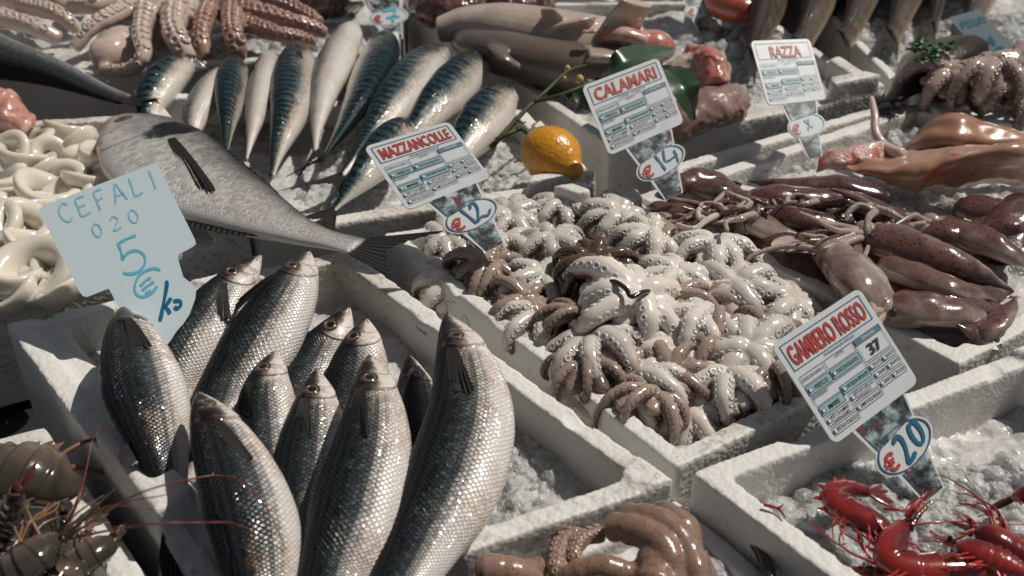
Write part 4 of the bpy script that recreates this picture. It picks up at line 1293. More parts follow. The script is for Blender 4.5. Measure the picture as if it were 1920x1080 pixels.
HR = octopus_mesh('pink_octopus', skin_mat('pink_octopus_skin', (0.20, 0.12, 0.10), (0.46, 0.35, 0.30), (0.09, 0.045, 0.035), 0.5), 140, R=.06, arm=.010, vox=.0024)
for px, py, z, rot, sc_, lab in ((1760, 178, .03, 20, 1.0, 'pink brown octopus at the left of the heap by the right edge'), (1840, 186, .035, 140, 1.1, 'pink brown octopus in the middle of the right edge heap, below the handwritten card'),
                                 (1905, 168, .04, 250, 1.1, 'pink brown octopus at the right frame edge behind the skate'), (1880, 215, .02, 60, 1.0, 'pink brown octopus lowest in the right edge heap')):
    place(HR, 'pink_octopus', lab, 'octopus', 'pink brown octopuses heaped at the right edge', px, py, z - .02, rot, (14, 0), sc_)

# ------------------------------------------------------------------ squid rings
RING, nt_, b_ = mat('squid_ring_flesh')
n_ = nz(nt_, 40, 3)
setp(nt_, b_, col=mix(nt_, n_, (0.66, 0.60, 0.50), (0.80, 0.765, 0.68)), rough=.16, sss=.5, sssr=(1, .8, .55), ssss=.012, coat=.6, coatr=.08, nrm=bump(nt_, nz(nt_, 70, 2), .2, .003))


def ring_mesh(seed):
    rs = np.random.RandomState(seed)
    k, q = 40, 16
    a = np.linspace(0, 2 * PI, k, endpoint=False)
    b = np.linspace(0, 2 * PI, q, endpoint=False)
    R0, hh, th = .020, rs.uniform(.007, .011), rs.uniform(.006, .008)
    el = rs.uniform(.8, 1.0)
    V = []
    for x in a:
        wob = 1 + .07 * math.sin(2 * x + seed) + .03 * math.sin(3 * x + 2 * seed)
        for y in b:
            cy, sy = math.cos(y), math.sin(y)
            rr = R0 * wob + th * math.copysign(abs(cy) ** .75, cy) + .004 * sy
            V.append((rr * math.cos(x), rr * el * math.sin(x), hh * math.copysign(abs(sy) ** .8, sy) + .003 * math.sin(2 * x + seed)))
    f = [(i * q + j, ((i + 1) % k) * q + j, ((i + 1) % k) * q + (j + 1) % q, i * q + (j + 1) % q) for i in range(k) for j in range(q)]
    return MB().add(V, f).mesh('squid_ring', RING)


RM = [ring_mesh(k) for k in range(5)]
rp = [(126, 250), (96, 292), (52, 262), (150, 312), (194, 300), (14, 292), (112, 338), (172, 340), (24, 350), (10, 396), (62, 392), (46, 426), (98, 410), (14, 462), (56, 462), (104, 452), (66, 512), (18, 522), (112, 498), (222, 318), (150, 270), (-8, 330),
      (70, 322), (86, 362), (132, 376), (40, 300), (196, 350), (-14, 430), (-16, 500), (30, 490), (150, 420), (160, 470), (120, 540), (20, 556), (230, 300), (180, 284)]
rs = np.random.RandomState(3)
special = {0: 'pale squid ring lying farthest back by the ice', 19: 'translucent squid ring touching the bream belly', 6: 'flat squid ring with a round open hole above the big card', 16: 'large squid ring with a deep hollow beside the big card lower left edge',
           9: 'squid ring cut by the left frame edge halfway up the heap', 33: 'squid ring lowest in the heap against the stained front rim'}
for i, (px, py) in enumerate(rp):
    o = bpy.data.objects.new('squid_ring', RM[rs.randint(5)])
    COL.objects.link(o)
    o.location = [float(q) for q in P(px, py, -.012 + rs.uniform(0, .024))]
    o.rotation_euler = (rs.uniform(-.55, .75), rs.uniform(-.55, .55), rs.uniform(0, 6.28))
    o.scale = (rs.uniform(.95, 1.3) * (1.35 if i == 16 else 1.0),) * 3
    tag(o, special.get(i, 'thick white squid ring lying within the heap of rings at the left'), 'squid ring', 'white squid rings heaped at the left')
# ------------------------------------------------------------------ prawns
def prawn_mat(name, c1, c2, c3, rough=0.18, sss=.25):
    m, nt, b = mat(name)
    fc = at(nt, 'fc', 1)
    u, v = XYZ(nt, fc, 0), XYZ(nt, fc, 1)
    oc = nd(nt, 'TexCoord', out=3)
    n = nz(nt, 50, 4, .6, oc)
    col = mix(nt, smooth(nt, M(nt, 'ADD', v, M(nt, 'MULTIPLY', M(nt, 'SUBTRACT', n, .5), .6)), .2, .8), c1, c2)
    col = mix(nt, smooth(nt, nz(nt, 22, 3, .6, oc), .5, .72), col, c3)
    seg = M(nt, 'FRACT', M(nt, 'MULTIPLY', XYZ(nt, fc, 2), 1.0))
    col = mix(nt, M(nt, 'MULTIPLY', smooth(nt, seg, .82, .98), .6), col, c3)
    setp(nt, b, col=col, rough=rough, sss=sss, sssr=(1, .4, .3), ssss=.004, coat=.8, coatr=.06, nrm=bump(nt, n, .25, .002))
    return m


RED = prawn_mat('red_prawn_shell', (0.11, 0.006, 0.005), (0.30, 0.026, 0.018), (0.035, 0.004, 0.004))
GREY = prawn_mat('shaded_grey_prawn_shell', (0.05, 0.042, 0.031), (0.15, 0.11, 0.08), (0.016, 0.014, 0.011), .15)  # shell colours darkened: the corner's shade is painted in
LEGR = simple('red_prawn_leg', (0.34, 0.022, 0.016), .25, coat=.5)
LEGB = simple('brown_prawn_leg', (0.20, 0.105, 0.062), .3, coat=.5)
ANT = simple('prawn_feeler', (0.17, 0.032, 0.022), .35)
PEYE = simple('prawn_eye', (0.006, 0.005, 0.005), .08, coat=1)


def prawn(name, label, group, pts, R, m, lm, side=1, legs=10, feelers=(), rost=1.0, tailfan=True, seed=0, hl=.40, fanm=None):
    """pts: head to tail; side: which way (+1 right of the heading) the legs hang"""
    c = spline([P(*p) for p in pts], 110)
    n, K = len(c), 24
    u = np.linspace(0, 1, n)
    t = nrmz(np.gradient(c, axis=0))
    up = np.array((0, 0, 1.0))
    S = nrmz(np.cross(t, up)) * side          # belly side
    N = nrmz(np.cross(S, t)) * side
    N = np.where(N[:, 2:3] < 0, -N, N)
    r = np.interp(u, [0, .05, .16, .30, hl, .55, .72, .86, .95, 1], [.16, .46, .82, 1.0, 1.0, .96, .78, .58, .46, .38]) * R
    sg = np.clip((u - hl) / (.97 - hl), 0, .999) * 6
    fr = sg - np.floor(sg)
    r = r * np.where(u > hl, 1 + .2 * fr - .07, 1 + .05 * np.clip((u - hl + .06) / .06, 0, 1))
    a = np.linspace(0, 2 * PI, K, endpoint=False)
    V = c[:, None] + (np.cos(a)[None, :, None] * S[:, None] * 1.12 + np.sin(a)[None, :, None] * N[:, None] * .85) * r[:, None, None]
    C = np.stack([np.repeat(u[:, None], K, 1), np.repeat((np.cos(a) * .5 + .5)[None], n, 0), np.repeat(np.where(u > hl, fr, 0)[:, None], K, 1)], -1)
    mb = MB().add(V, grid_faces(n, K) + [tuple(range(K))[::-1], tuple(range((n - 1) * K, n * K))], fc=C.reshape(-1, 3))
    h = c[0]
    d = -t[0]
    # saw-edged spike between the eyes
    if rost:
        cc = spline([c[6] - S[6] * r[6] * .85, h + d * R * .8 - S[0] * R * .35, h + d * R * 2.4 * rost - S[0] * R * .55], 20)
        v, f, _ = tube(cc, R * np.linspace(.26, .03, 20) * (1 + .25 * (np.arange(20) % 4 == 0)), 6)
        mb.add(v, f, fc=np.tile((0, .2, 0), (len(v), 1)))
    rd = thing(name, (c[n // 2][0], c[n // 2][1], c[n // 2][2] - R * .8), label, 'prawn', group)
    mb.build('body', m, rd)
    rs = np.random.RandomState(seed)
    for i in range(legs):
        uu = .13 + .30 * i / max(1, legs - 1)
        k = min(n - 2, int(uu * n))
        p0 = c[k] + S[k] * r[k] * .8 + N[k] * rs.uniform(-.3, .4) * R
        fwd = -t[k] * rs.uniform(.2, 1.5) * R
        p1 = p0 + S[k] * R * rs.uniform(.9, 1.5) + fwd + up * rs.uniform(-.2, .6) * R
        p2 = p1 + S[k] * R * rs.uniform(.2, 1.0) + fwd * rs.uniform(.6, 2.2) - up * R * .5
        cc = spline([p0, p1, p2, p2 + fwd * .7 - up * R * .2 + S[k] * rs.uniform(-.7, .5) * R], 18)
        v, f, _ = tube(cc, R * np.linspace(.11, .035, 18), 6)
        MB().add(v, f).build('leg', lm, rd)
    # swimming legs under the tail
    for i in range(5):
        k = min(n - 2, int((hl + (.92 - hl) * (.12 + .17 * i)) * n))
        p0 = c[k] + S[k] * r[k] * .9
        q = p0 + S[k] * R * .75 + t[k] * R * rs.uniform(-.1, .6)
        cc = spline([p0, LERP(p0, q, .5) + t[k] * R * .1, q], 8)
        v, f, _ = tube(cc, R * np.array([.16, .2, .22, .2, .17, .12, .08, .03]), 6, flat=.5)
        MB().add(v, f).build('swimming_leg', lm, rd)
    # scales and short feelers at the head
    for i in range(4):
        cc = spline([h + S[0] * R * .2, h + d * R * rs.uniform(.9, 1.4) + S[0] * R * rs.uniform(-.3, .5) + up * R * rs.uniform(0, .5), h + d * R * rs.uniform(2, 3) + S[0] * R * rs.uniform(-.6, 1.0) + up * R * rs.uniform(-.2, .8)], 14)
        v, f, _ = tube(cc, R * np.linspace(.13, .02, 14), 6, flat=.5)
        MB().add(v, f).build('antenna_scale', lm, rd)
    for sd in (-1, 1):
        v, f = sphere(h + d * R * .35 + N[0] * sd * R * .5 - S[0] * R * .1, R * .2, 12, 8)
        MB().add(v, f).build('eye', PEYE, rd)
    if tailfan:
        for ang in (-.62, -.3, 0, .3, .62):
            dd = t[-1] * math.cos(ang) + S[-1] * math.sin(ang)
            cc = c[-1] + np.outer(np.linspace(-.15, 2.0 if ang else 1.5, 16) * R, dd)
            v, f, _ = tube(cc, R * .36 * np.sin(np.linspace(.35, 3.0, 16)) ** .7, 10, flat=.28)
            MB().add(v, f, fc=np.tile((0, .3, 0), (len(v), 1))).build('tail_blade', fanm or m, rd)
    for path in feelers:
        cc = spline([P(*p) for p in path], 70)
        v, f, _ = tube(cc, np.linspace(.00085, .00035, 70), 6)
        MB().add(v, f).build('feeler', ANT if lm is LEGB else lm, rd)
    return rd


GR = 'red prawns on ice in the front right box'
prawn('red_prawn', 'red prawn with a dark head shell, tail curled up below the price oval', GR, [(1684, 1006, .0), (1650, 988, .004), (1610, 968, .004), (1572, 944, .002), (1568, 924, .002), (1594, 916, .0), (1626, 922, -.004)], .0105, RED, LEGR, side=-1, seed=1, rost=.3,
      hl=.46)
prawn('red_prawn', 'red prawn bent like a hook with its feelers pointing up at front right', GR, [(1704, 972, .010), (1690, 990, .008), (1672, 1022, .006), (1676, 1052, .004), (1720, 1066, .002), (1790, 1066, .0), (1860, 1064, -.002), (1930, 1062, -.004)], .0112, RED, LEGR, side=1, seed=2, hl=.30,
      feelers=[[(1704, 972, .014), (1722, 956, .02), (1742, 942, .012)], [(1706, 984, .012), (1780, 978, .012), (1860, 982, .0), (1925, 984, -.01)], [(1700, 972, .014), (1716, 950, .022), (1724, 940, .018)]])
prawn('red_prawn', 'dark red prawn at the right with its head among loose legs', GR, [(1828, 992, .004), (1850, 1002, .008), (1880, 1020, .006), (1920, 1042, .002), (1980, 1064, -.004)], .0105, RED, LEGR, side=-1, seed=3, hl=.40,
      feelers=[[(1828, 992, .01), (1800, 1000, .008), (1796, 988, -.01)], [(1826, 994, .01), (1790, 1012, .004), (1760, 1006, -.01), (1744, 996, -.016)]])
prawn('red_prawn', 'red prawn cut by the right frame edge, only its striped tail in view', GR, [(2040, 960, .0), (2000, 936, .006), (1960, 924, .006), (1925, 926, .0), (1905, 932, -.008)], .0115, RED, LEGR, side=-1, seed=4, legs=3, tailfan=True)
prawn('red_prawn', 'red prawn at the bottom edge below the hooked one', GR, [(1780, 1105, -.004), (1720, 1096, -.004), (1660, 1090, -.008), (1620, 1082, -.012), (1590, 1074, -.018)], .0125, RED, LEGR, side=1, seed=5, legs=5, tailfan=False)
prawn('red_prawn', 'red prawn behind the hooked one, head pushed into the ice at the right', GR, [(1790, 1024, .0), (1820, 1032, .006), (1860, 1046, .006), (1900, 1064, .002), (1950, 1090, -.004)], .0100, RED, LEGR, side=1, seed=7, hl=.40)
for lab, path in (('thin red feeler with a fork lying on the foam rim left of the red prawns', [(1432, 946, .004), (1448, 950, .004), (1462, 956, .004), (1472, 970, .003)]),
                  ('stray red prawn leg on ice under the tip of the price card', [(1656, 954, -.026), (1676, 955, -.024), (1694, 957, -.024), (1712, 956, -.028)]),
                  ('bent stray red feeler on ice between the hooked and the right hand prawn', [(1744, 996, -.026), (1760, 1006, -.024), (1778, 1010, -.022), (1796, 1026, -.026)])):
    cc = spline([P(*p) for p in path], 24)
    mb = MB()
    v, f, _ = tube(cc, np.linspace(.0014, .0007, 24), 6)
    mb.add(v, f)
    if 'fork' in lab:
        v, f, _ = tube(spline([P(1456, 953, .004), P(1464, 950, .006), P(1469, 944, .007)], 10), np.linspace(.001, .0005, 10), 6)
        mb.add(v, f)
    tag(mb.build('stray_feeler', LEGR, loc=cc[12]), lab, 'prawn leg')

GP = 'grey prawns in the front left corner box'
TAILB = simple('rusty_tail_blade', (0.16, 0.045, 0.026), .22, coat=.7)
prawn('grey_prawn', 'grey prawn standing tail up with a rusty red tail fan', GP, [(-40, 1060, -.0), (-20, 1020, .01), (8, 978, .022), (24, 950, .034), (30, 932, .044)], .0135, GREY, LEGB, side=-1, seed=11, legs=4, fanm=TAILB, hl=.3)
prawn('grey_prawn', 'large olive grey prawn head arching behind the rusty tail fan', GP, [(108, 934, -.012), (96, 908, .006), (60, 892, .014), (14, 892, .012), (-50, 910, .004)], .0235, GREY, LEGB, side=1, seed=12, legs=3, hl=.3, rost=0, tailfan=False)
prawn('grey_prawn', 'brown grey prawn pointing up right with a long spike and feelers over the mullets', GP, [(112, 1000, .022), (90, 1022, .020), (58, 1050, .018), (10, 1085, .01), (-60, 1130, .0)], .0135, GREY, LEGB, side=1, seed=13, legs=9, hl=.3, rost=1.4,
      feelers=[[(116, 996, .03), (146, 940, .05), (164, 870, .055), (172, 830, .06), (186, 798, .066), (198, 812, .06)], [(120, 1004, .03), (160, 972, .05), (230, 942, .06), (300, 930, .06), (330, 922, .055)],
               [(122, 1006, .03), (150, 980, .05), (200, 950, .062), (260, 952, .06), (292, 956, .055)], [(124, 1010, .03), (250, 930, .10), (370, 896, .085), (430, 894, .08), (470, 916, .08), (510, 970, .078), (536, 1030, .07)],
               [(124, 1012, .03), (260, 985, .09), (380, 980, .085), (440, 982, .08), (490, 1006, .078), (534, 1036, .066)]])
prawn('grey_prawn', 'dark prawn low in the corner with frayed brown legs beside the foam', GP, [(208, 1010, -.004), (186, 1030, .0), (150, 1052, -.002), (110, 1080, -.006), (60, 1120, -.01)], .0115, GREY, LEGB, side=1, seed=14, legs=8, hl=.3)
prawn('grey_prawn', 'dark prawn at the bottom edge under the frayed legs', GP, [(160, 1090, .0), (130, 1075, .002), (90, 1095, .0), (40, 1130, -.004)], .0110, GREY, LEGB, side=-1, seed=15, legs=6, hl=.3, rost=.4)
prawn('grey_prawn', 'dark prawn in the shade at the left frame edge above the standing tail', GP, [(70, 900, -.03), (30, 872, -.026), (-20, 866, -.026), (-70, 880, -.03)], .016, GREY, LEGB, side=1, seed=16, legs=0, hl=.3, rost=0, tailfan=False)

# ------------------------------------------------------------------ skinned sharks, skate wings, loose flesh
SHARK, nt_, b_ = mat('skinned_shark_flesh')
n_ = nz(nt_, 18, 4)
col_ = mix(nt_, smooth(nt_, n_, .4, .7), (0.50, 0.40, 0.335), (0.60, 0.52, 0.46))
col_ = mix(nt_, smooth(nt_, M(nt_, 'ADD', at(nt_, 'tone'), M(nt_, 'MULTIPLY', M(nt_, 'SUBTRACT', nz(nt_, 55, 4, .65), .55), 2.2)), .35, .95), col_, (0.50, 0.16, 0.125))
setp(nt_, b_, col=col_, rough=.3, sss=.25, sssr=(1, .5, .4), ssss=.01, coat=.4, coatr=.12, nrm=bump(nt_, nz(nt_, 60, 3), .2, .004))
SHARKG, nt_, b_ = mat('grey_shark_skin')
setp(nt_, b_, col=mix(nt_, smooth(nt_, at(nt_, 'tone'), .2, .8), mix(nt_, nz(nt_, 30, 4), (0.10, 0.075, 0.06), (0.17, 0.13, 0.105)), (0.42, 0.34, 0.28)), rough=.32, coat=.4, coatr=.12, nrm=bump(nt_, nz(nt_, 120, 3), .15, .002))
FLESH, nt_, b_ = mat('raw_pink_flesh')
n_ = nz(nt_, 50, 5, .65)
setp(nt_, b_, col=mix(nt_, smooth(nt_, n_, .42, .62), (0.62, 0.42, 0.37), (0.44, 0.11, 0.085)), rough=.18, sss=.3, sssr=(1, .4, .3), ssss=.008, coat=.7, coatr=.08, nrm=bump(nt_, n_, .6, .01))


def sausage(label, name, cat, path, prf, W, m, flat=.8, tone=0.0, vox=.0028, extra=(), group=None, rough_=0.0):
    """one fused soft body: a main tapered tube and extra slabs/tubes joined to it"""
    c = spline([P(*p) for p in path], 60)
    u = np.linspace(0, 1, 60)
    r = np.interp(u, [q[0] for q in prf], [q[1] for q in prf]) * W / 2
    v, f, a = tube(c, r, 24, flat=flat)
    V, Fc, T = [v], list(f), [np.clip(tone + .0 * a, 0, 1)]
    n = len(v)
    for (pth, r0, r1, fl, tn) in extra:
        cc = spline([P(*p) for p in pth], 26)
        v2, f2, _ = tube(cc, np.linspace(r0, r1, 26), 16, flat=fl)
        V.append(v2)
        Fc += [tuple(i + n for i in g) for g in f2]
        T.append(np.full(len(v2), tn))
        n += len(v2)
    v, f, t, _ = fuse(np.concatenate(V), Fc, vox, 4, np.concatenate(T), np.zeros((n, 3)))
    if rough_:
        for i in range(len(v)):
            v[i] += np.array(noise.noise_vector(Vector(v[i]) * 45)) * rough_ + np.array(noise.noise_vector(Vector(v[i]) * 110)) * rough_ * .5
    o = MB().add(v, f, tone=t).build(name, m, loc=(c[30][0], c[30][1], v[:, 2].min()))
    return tag(o, label, cat, group)


sausage('pale skinned shark lying on its back with a cut belly, fins standing up', 'skinned_shark', 'shark', [(822, 56, .030), (880, 46, .04), (960, 54, .045), (1050, 74, .045), (1130, 88, .04), (1210, 96, .03)],
        [(0, .45), (.1, .62), (.3, .85), (.6, 1), (.85, 1), (1, .6)], .105, SHARK, extra=(
    ([(1050, 70, .05), (1042, 44, .075), (1026, 16, .10)], .034, .014, .3, 0), ([(1020, 62, .05), (1070, 46, .08), (1110, 34, .085)], .028, .018, .3, 0),
    ([(1150, 80, .05), (1170, 40, .09), (1196, 4, .12)], .040, .030, .25, .15), ([(1200, 96, .04), (1222, 90, .05), (1240, 92, .04)], .034, .024, .9, .9), ([(1130, 66, .075), (1170, 64, .08), (1210, 76, .07)], .014, .016, .7, .75),
    ([(1090, 60, .088), (1120, 58, .09)], .006, .006, .5, .9)))
sausage('grey brown shark lying in front of the pale skinned one', 'grey_shark', 'shark', [(850, 66, .018), (900, 88, .03), (980, 108, .034), (1060, 122, .034), (1130, 128, .03), (1220, 124, .02)],
        [(0, .25), (.15, .6), (.4, .95), (.8, 1), (1, .8)], .085, SHARKG, extra=(([(930, 84, .05), (944, 106, .055), (976, 126, .04)], .016, .008, .4, .3), ([(1100, 100, .06), (1150, 104, .055), (1210, 106, .04)], .02, .016, .4, .6)))
sausage('raw red cut end of the pale shark behind the green leaf', 'raw_flesh', 'fish meat', [(1196, 92, .05), (1218, 84, .055), (1242, 98, .04), (1252, 112, .03)], [(0, .8), (.5, 1), (1, .6)], .05, FLESH, rough_=.006, group='lumps of raw flesh at the back')
sausage('pink fish trunk with a raw red cut end right of the green leaf', 'raw_flesh', 'fish meat', [(1344, 138, .04), (1320, 136, .035), (1290, 142, .03), (1262, 158, .02)], [(0, .7), (.2, 1), (1, .85)], .080, SHARK, rough_=.005, group='lumps of raw flesh at the back',
        extra=(([(1322, 104, .06), (1338, 126, .058), (1344, 160, .04)], .016, .018, 1, .95), ([(1290, 100, .05), (1320, 100, .058)], .013, .014, 1, .8)))
sausage('mottled pinkish brown fish trunk below the raw one, beside the name card', 'raw_flesh', 'fish meat', [(1384, 192, .0), (1340, 200, .02), (1296, 218, .016), (1256, 240, .006)], [(0, .3), (.3, 1), (1, .8)], .07, prawn_mat('mottled_fish_skin', (.30, .19, .16), (.44, .33, .28), (.16, .08, .07), .35), rough_=.004,
        group='lumps of raw flesh at the back')
sausage('pink raw fillet cut by the left frame edge above the squid rings', 'raw_flesh', 'fish meat', [(-70, 200, .01), (-20, 206, .02), (20, 220, .02), (56, 238, .006)], [(0, .9), (.6, 1), (1, .5)], .075, prawn_mat('pink_fillet', (.55, .27, .22), (.62, .38, .31), (.66, .48, .42), .3), rough_=.006)
sausage('red orange fish partly hidden behind the brown fish row at the back', 'red_fish', 'fish', [(1330, -20, .02), (1360, 6, .03), (1396, 18, .03), (1440, 12, .02)], [(0, .5), (.5, 1), (1, .5)], .07, prawn_mat('red_fish_skin', (.42, .10, .055), (.55, .24, .16), (.32, .06, .04), .25))
for lab, px, py, rot in (('dark brown squid mass at the very back left of the small price tag', 604, -6, 0), ('dark brown squid mass at the very back right of the small price tag', 850, 12, 40), ('dark brown squid mass at the very back behind the pale shark', 960, 2, 100)):
    sausage(lab, 'brown_squid', 'squid', [(px - 70, py - 8, .0), (px - 30, py + 6, .02), (px + 30, py + 6, .02), (px + 70, py - 4, .0)], [(0, .5), (.5, 1), (1, .4)], .085, SQUID, group='dark squid at the very back', rough_=.004)

SKATE, nt_, b_ = mat('skate_wing')
n_ = nz(nt_, 11, 4, .6)
t_ = at(nt_, 'tone')
c_ = mix(nt_, smooth(nt_, n_, .4, .65), (0.62, 0.50, 0.45), (0.54, 0.36, 0.30))
c_ = mix(nt_, smooth(nt_, M(nt_, 'ADD', t_, M(nt_, 'MULTIPLY', M(nt_, 'SUBTRACT', n_, .5), .5)), .4, .8), c_, (0.36, 0.19, 0.115))
c_ = mix(nt_, smooth(nt_, nz(nt_, 19, 4, .6), .60, .70), c_, (0.42, 0.075, 0.05))
setp(nt_, b_, col=c_, rough=.32, sss=.25, sssr=(1, .5, .35), ssss=.008, coat=.35, coatr=.18, nrm=bump(nt_, nz(nt_, 40, 3), .25, .004))


def sheet(label, name, cat, rows, m, thick=.0045, group=None, tone=None):
    """a draped slab: rows of photo points with heights (all rows equally long)"""
    g = np.array([spline([P(*p) for p in r], 40) for r in rows])
    g = np.array([spline(g[:, j], 26) for j in range(40)]).transpose(1, 0, 2)
    n1, n2 = g.shape[:2]
    du, dv = np.gradient(g, axis=0), np.gradient(g, axis=1)
    nn = nrmz(np.cross(dv, du))
    s, t = np.linspace(0, 1, n1)[:, None], np.linspace(0, 1, n2)[None]
    th = thick * np.clip(np.minimum(np.minimum(s, 1 - s) * 6, np.minimum(t, 1 - t) * 8), .12, 1) ** .6
    for i in range(n1):
        for j in range(n2):
            g[i, j] += nn[i, j] * (noise.noise(Vector(g[i, j]) * 24) * .008 + noise.noise(Vector(g[i, j]) * 70) * .003)
    top, bot = g + nn * th[..., None], g - nn * th[..., None]
    tn = np.repeat((tone if tone is not None else np.linspace(0, 1, n1) ** 2)[:, None], n2, 1)
    N_ = n1 * n2
    f = grid_faces(n1, n2, False)
    F2 = f + [tuple(i + N_ for i in q[::-1]) for q in f]
    ed = [(i * n2, (i + 1) * n2) for i in range(n1 - 1)] + [((i + 1) * n2 - 1, (i + 2) * n2 - 1) for i in range(n1 - 1)] + [(i, i + 1) for i in range(n2 - 1)] + [(N_ - n2 + i, N_ - n2 + i + 1) for i in range(n2 - 1)]
    F2 += [(a_, b_, b_ + N_, a_ + N_) for a_, b_ in ed]
    o = MB().add(np.concatenate([top.reshape(-1, 3), bot.reshape(-1, 3)]), F2, tone=np.concatenate([tn.ravel(), np.clip(tn.ravel() + .6, 0, 1)])).build(name, m, loc=g.reshape(-1, 3).min(0))
    return tag(o, label, cat, group)


sheet('pink skate wing at the back of the right hand box, rounded hump at its left', 'skate_wing', 'fish', [
    [(1716, 262, .0), (1740, 228, .04), (1790, 212, .06), (1850, 228, .05), (1960, 270, .03)],
    [(1700, 276, .005), (1740, 262, .035), (1800, 258, .045), (1870, 268, .035), (1970, 290, .02)],
    [(1640, 296, .0), (1720, 290, .015), (1800, 290, .015), (1880, 296, .01), (1980, 306, .0)]], SKATE, group='pink skate wings', tone=np.linspace(.75, 0, 26))
sheet('front skate wing folded over with its orange brown edge hanging down', 'skate_wing', 'fish', [
    [(1556, 296, .0), (1640, 290, .012), (1740, 286, .02), (1840, 276, .04), (1960, 262, .05)],
    [(1580, 312, .004), (1660, 320, .014), (1750, 312, .028), (1840, 286, .055), (1960, 276, .06)],
    [(1620, 332, .0), (1700, 340, .006), (1780, 334, .014), (1860, 316, .03), (1960, 310, .03)],
    [(1660, 346, -.012), (1730, 352, -.008), (1800, 350, -.004), (1880, 346, .0), (1970, 350, -.004)]], SKATE, group='pink skate wings', tone=np.r_[np.linspace(0, .1, 12), np.linspace(.4, 1, 14)])
sheet('small pink skate scrap with red gill flesh at the left of the wings', 'skate_wing', 'fish', [
    [(1556, 284, .0), (1590, 276, .014), (1640, 268, .02), (1690, 272, .0)],
    [(1540, 300, .0), (1590, 298, .012), (1640, 292, .014), (1690, 292, .0)],
    [(1530, 320, -.006), (1590, 318, .0), (1640, 312, .004), (1690, 306, -.006)]], FLESH, group='pink skate wings')
o_ = MB()
v, f, _ = tube(spline([P(1634, 184, .05), P(1640, 215, .04), P(1642, 250, .025), P(1660, 275, .015), P(1690, 290, .02)], 40), np.linspace(.0035, .008, 40), 10)
o_.add(v, f, tone=.2)
tag(o_.build('skate_tail', SKATE, loc=P(1640, 240, .0)), 'thin pink tail rising over the foam rim behind the skate scrap', 'tail')

# ------------------------------------------------------------------ lemon with twig and leaves, parsley
LEMON, nt_, b_ = mat('lemon_peel')
co_ = nd(nt_, 'TexCoord', out=3)
n_ = nz(nt_, 14, 3, .5, co_)
p_ = vor(nt_, 210, co_)
c_ = mix(nt_, n_, (0.62, 0.26, 0.015), (0.68, 0.33, 0.025))
c_ = mix(nt_, smooth(nt_, nz(nt_, 60, 3, .7, co_), .68, .76), c_, (0.22, 0.085, 0.02))
setp(nt_, b_, col=c_, rough=.3, coat=.35, coatr=.2, sss=.15, sssr=(1, .5, .1), ssss=.01, nrm=bump(nt_, M(nt_, 'ADD', M(nt_, 'MULTIPLY', p_, -1.), nz(nt_, 35, 2, .5, co_)), .35, .002))
LEAF, nt_, b_ = mat('lemon_leaf')
n_ = nz(nt_, 30, 3)
setp(nt_, b_, col=mix(nt_, n_, (0.012, 0.036, 0.012), (0.03, 0.075, 0.022)), rough=.35, coat=.3, coatr=.2, nrm=bump(nt_, n_, .3, .004))
TWIG = simple('twig_bark', (0.045, 0.062, 0.022), .6)
BUD = simple('flower_bud', (0.55, 0.40, 0.16), .5)
lc = P(1036, 292, .022)
ax_ = nrmz(P(1102, 340, .012) - P(984, 258, .026))
s_ = np.linspace(0, 1, 48)
Lm = .094
rl = np.interp(s_, [0, .02, .06, .15, .3, .45, .6, .72, .80, .86, .91, .96, .985, 1], [.001, .009, .0165, .026, .0335, .0355, .033, .0265, .0195, .0140, .0118, .0100, .0065, .0005])
rl = np.convolve(np.r_[rl[0], rl, rl[-1]], [.25, .5, .25], 'valid')
cc = lc + np.outer((s_ - .47) * Lm, ax_) + np.outer(np.clip(s_ - .78, 0, 1) ** 1.2 * .02, np.array((0.1, -0.5, -.5)))
lr = thing('lemon', lc - np.array((0, 0, .033)), 'ripe orange yellow lemon with a nippled end resting on a foam rim', 'lemon')
v, f, a = tube(cc, rl, 40, flat=.97)
v += np.array([noise.noise_vector(Vector(q) * 28) for q in v]) * .0014
MB().add(v, f).build('fruit', LEMON, lr)
tw = MB()
for path, r0, r1 in (([(920, 277, .02), (950, 245, .034), (985, 206, .05), (1000, 192, .055)], .0036, .0028), ([(1000, 192, .055), (1030, 165, .065), (1056, 140, .07), (1076, 128, .07), (1100, 122, .07)], .0026, .0014),
                     ([(1000, 192, .055), (1050, 178, .065), (1085, 165, .07), (1120, 150, .07), (1180, 130, .06)], .0026, .0016), ([(930, 262, .03), (955, 250, .036), (976, 242, .036), (992, 252, .036)], .003, .0028),
                     ([(970, 224, .045), (978, 230, .046), (986, 229, .044)], .002, .0008), ([(1052, 178, .065), (1062, 184, .066), (1066, 188, .064)], .0018, .0005)):
    c = spline([P(*p) for p in path], 26)
    v, f, _ = tube(c, np.linspace(r0, r1, 26), 8)
    tw.add(v, f)
tr = thing('lemon_twig', P(990, 205, .04), 'green twig with buds and broad leaves leading to the lemon', 'twig')
tw.build('stem', TWIG, tr)
for px, py, z, r in ((1064, 129, .072, .0042), (1087, 149, .074, .0052), (1058, 147, .072, .0028)):
    v, f = sphere(P(px, py, z), (r, r, r * 1.2), 12, 8)
    MB().add(v, f).build('bud', BUD, tr)


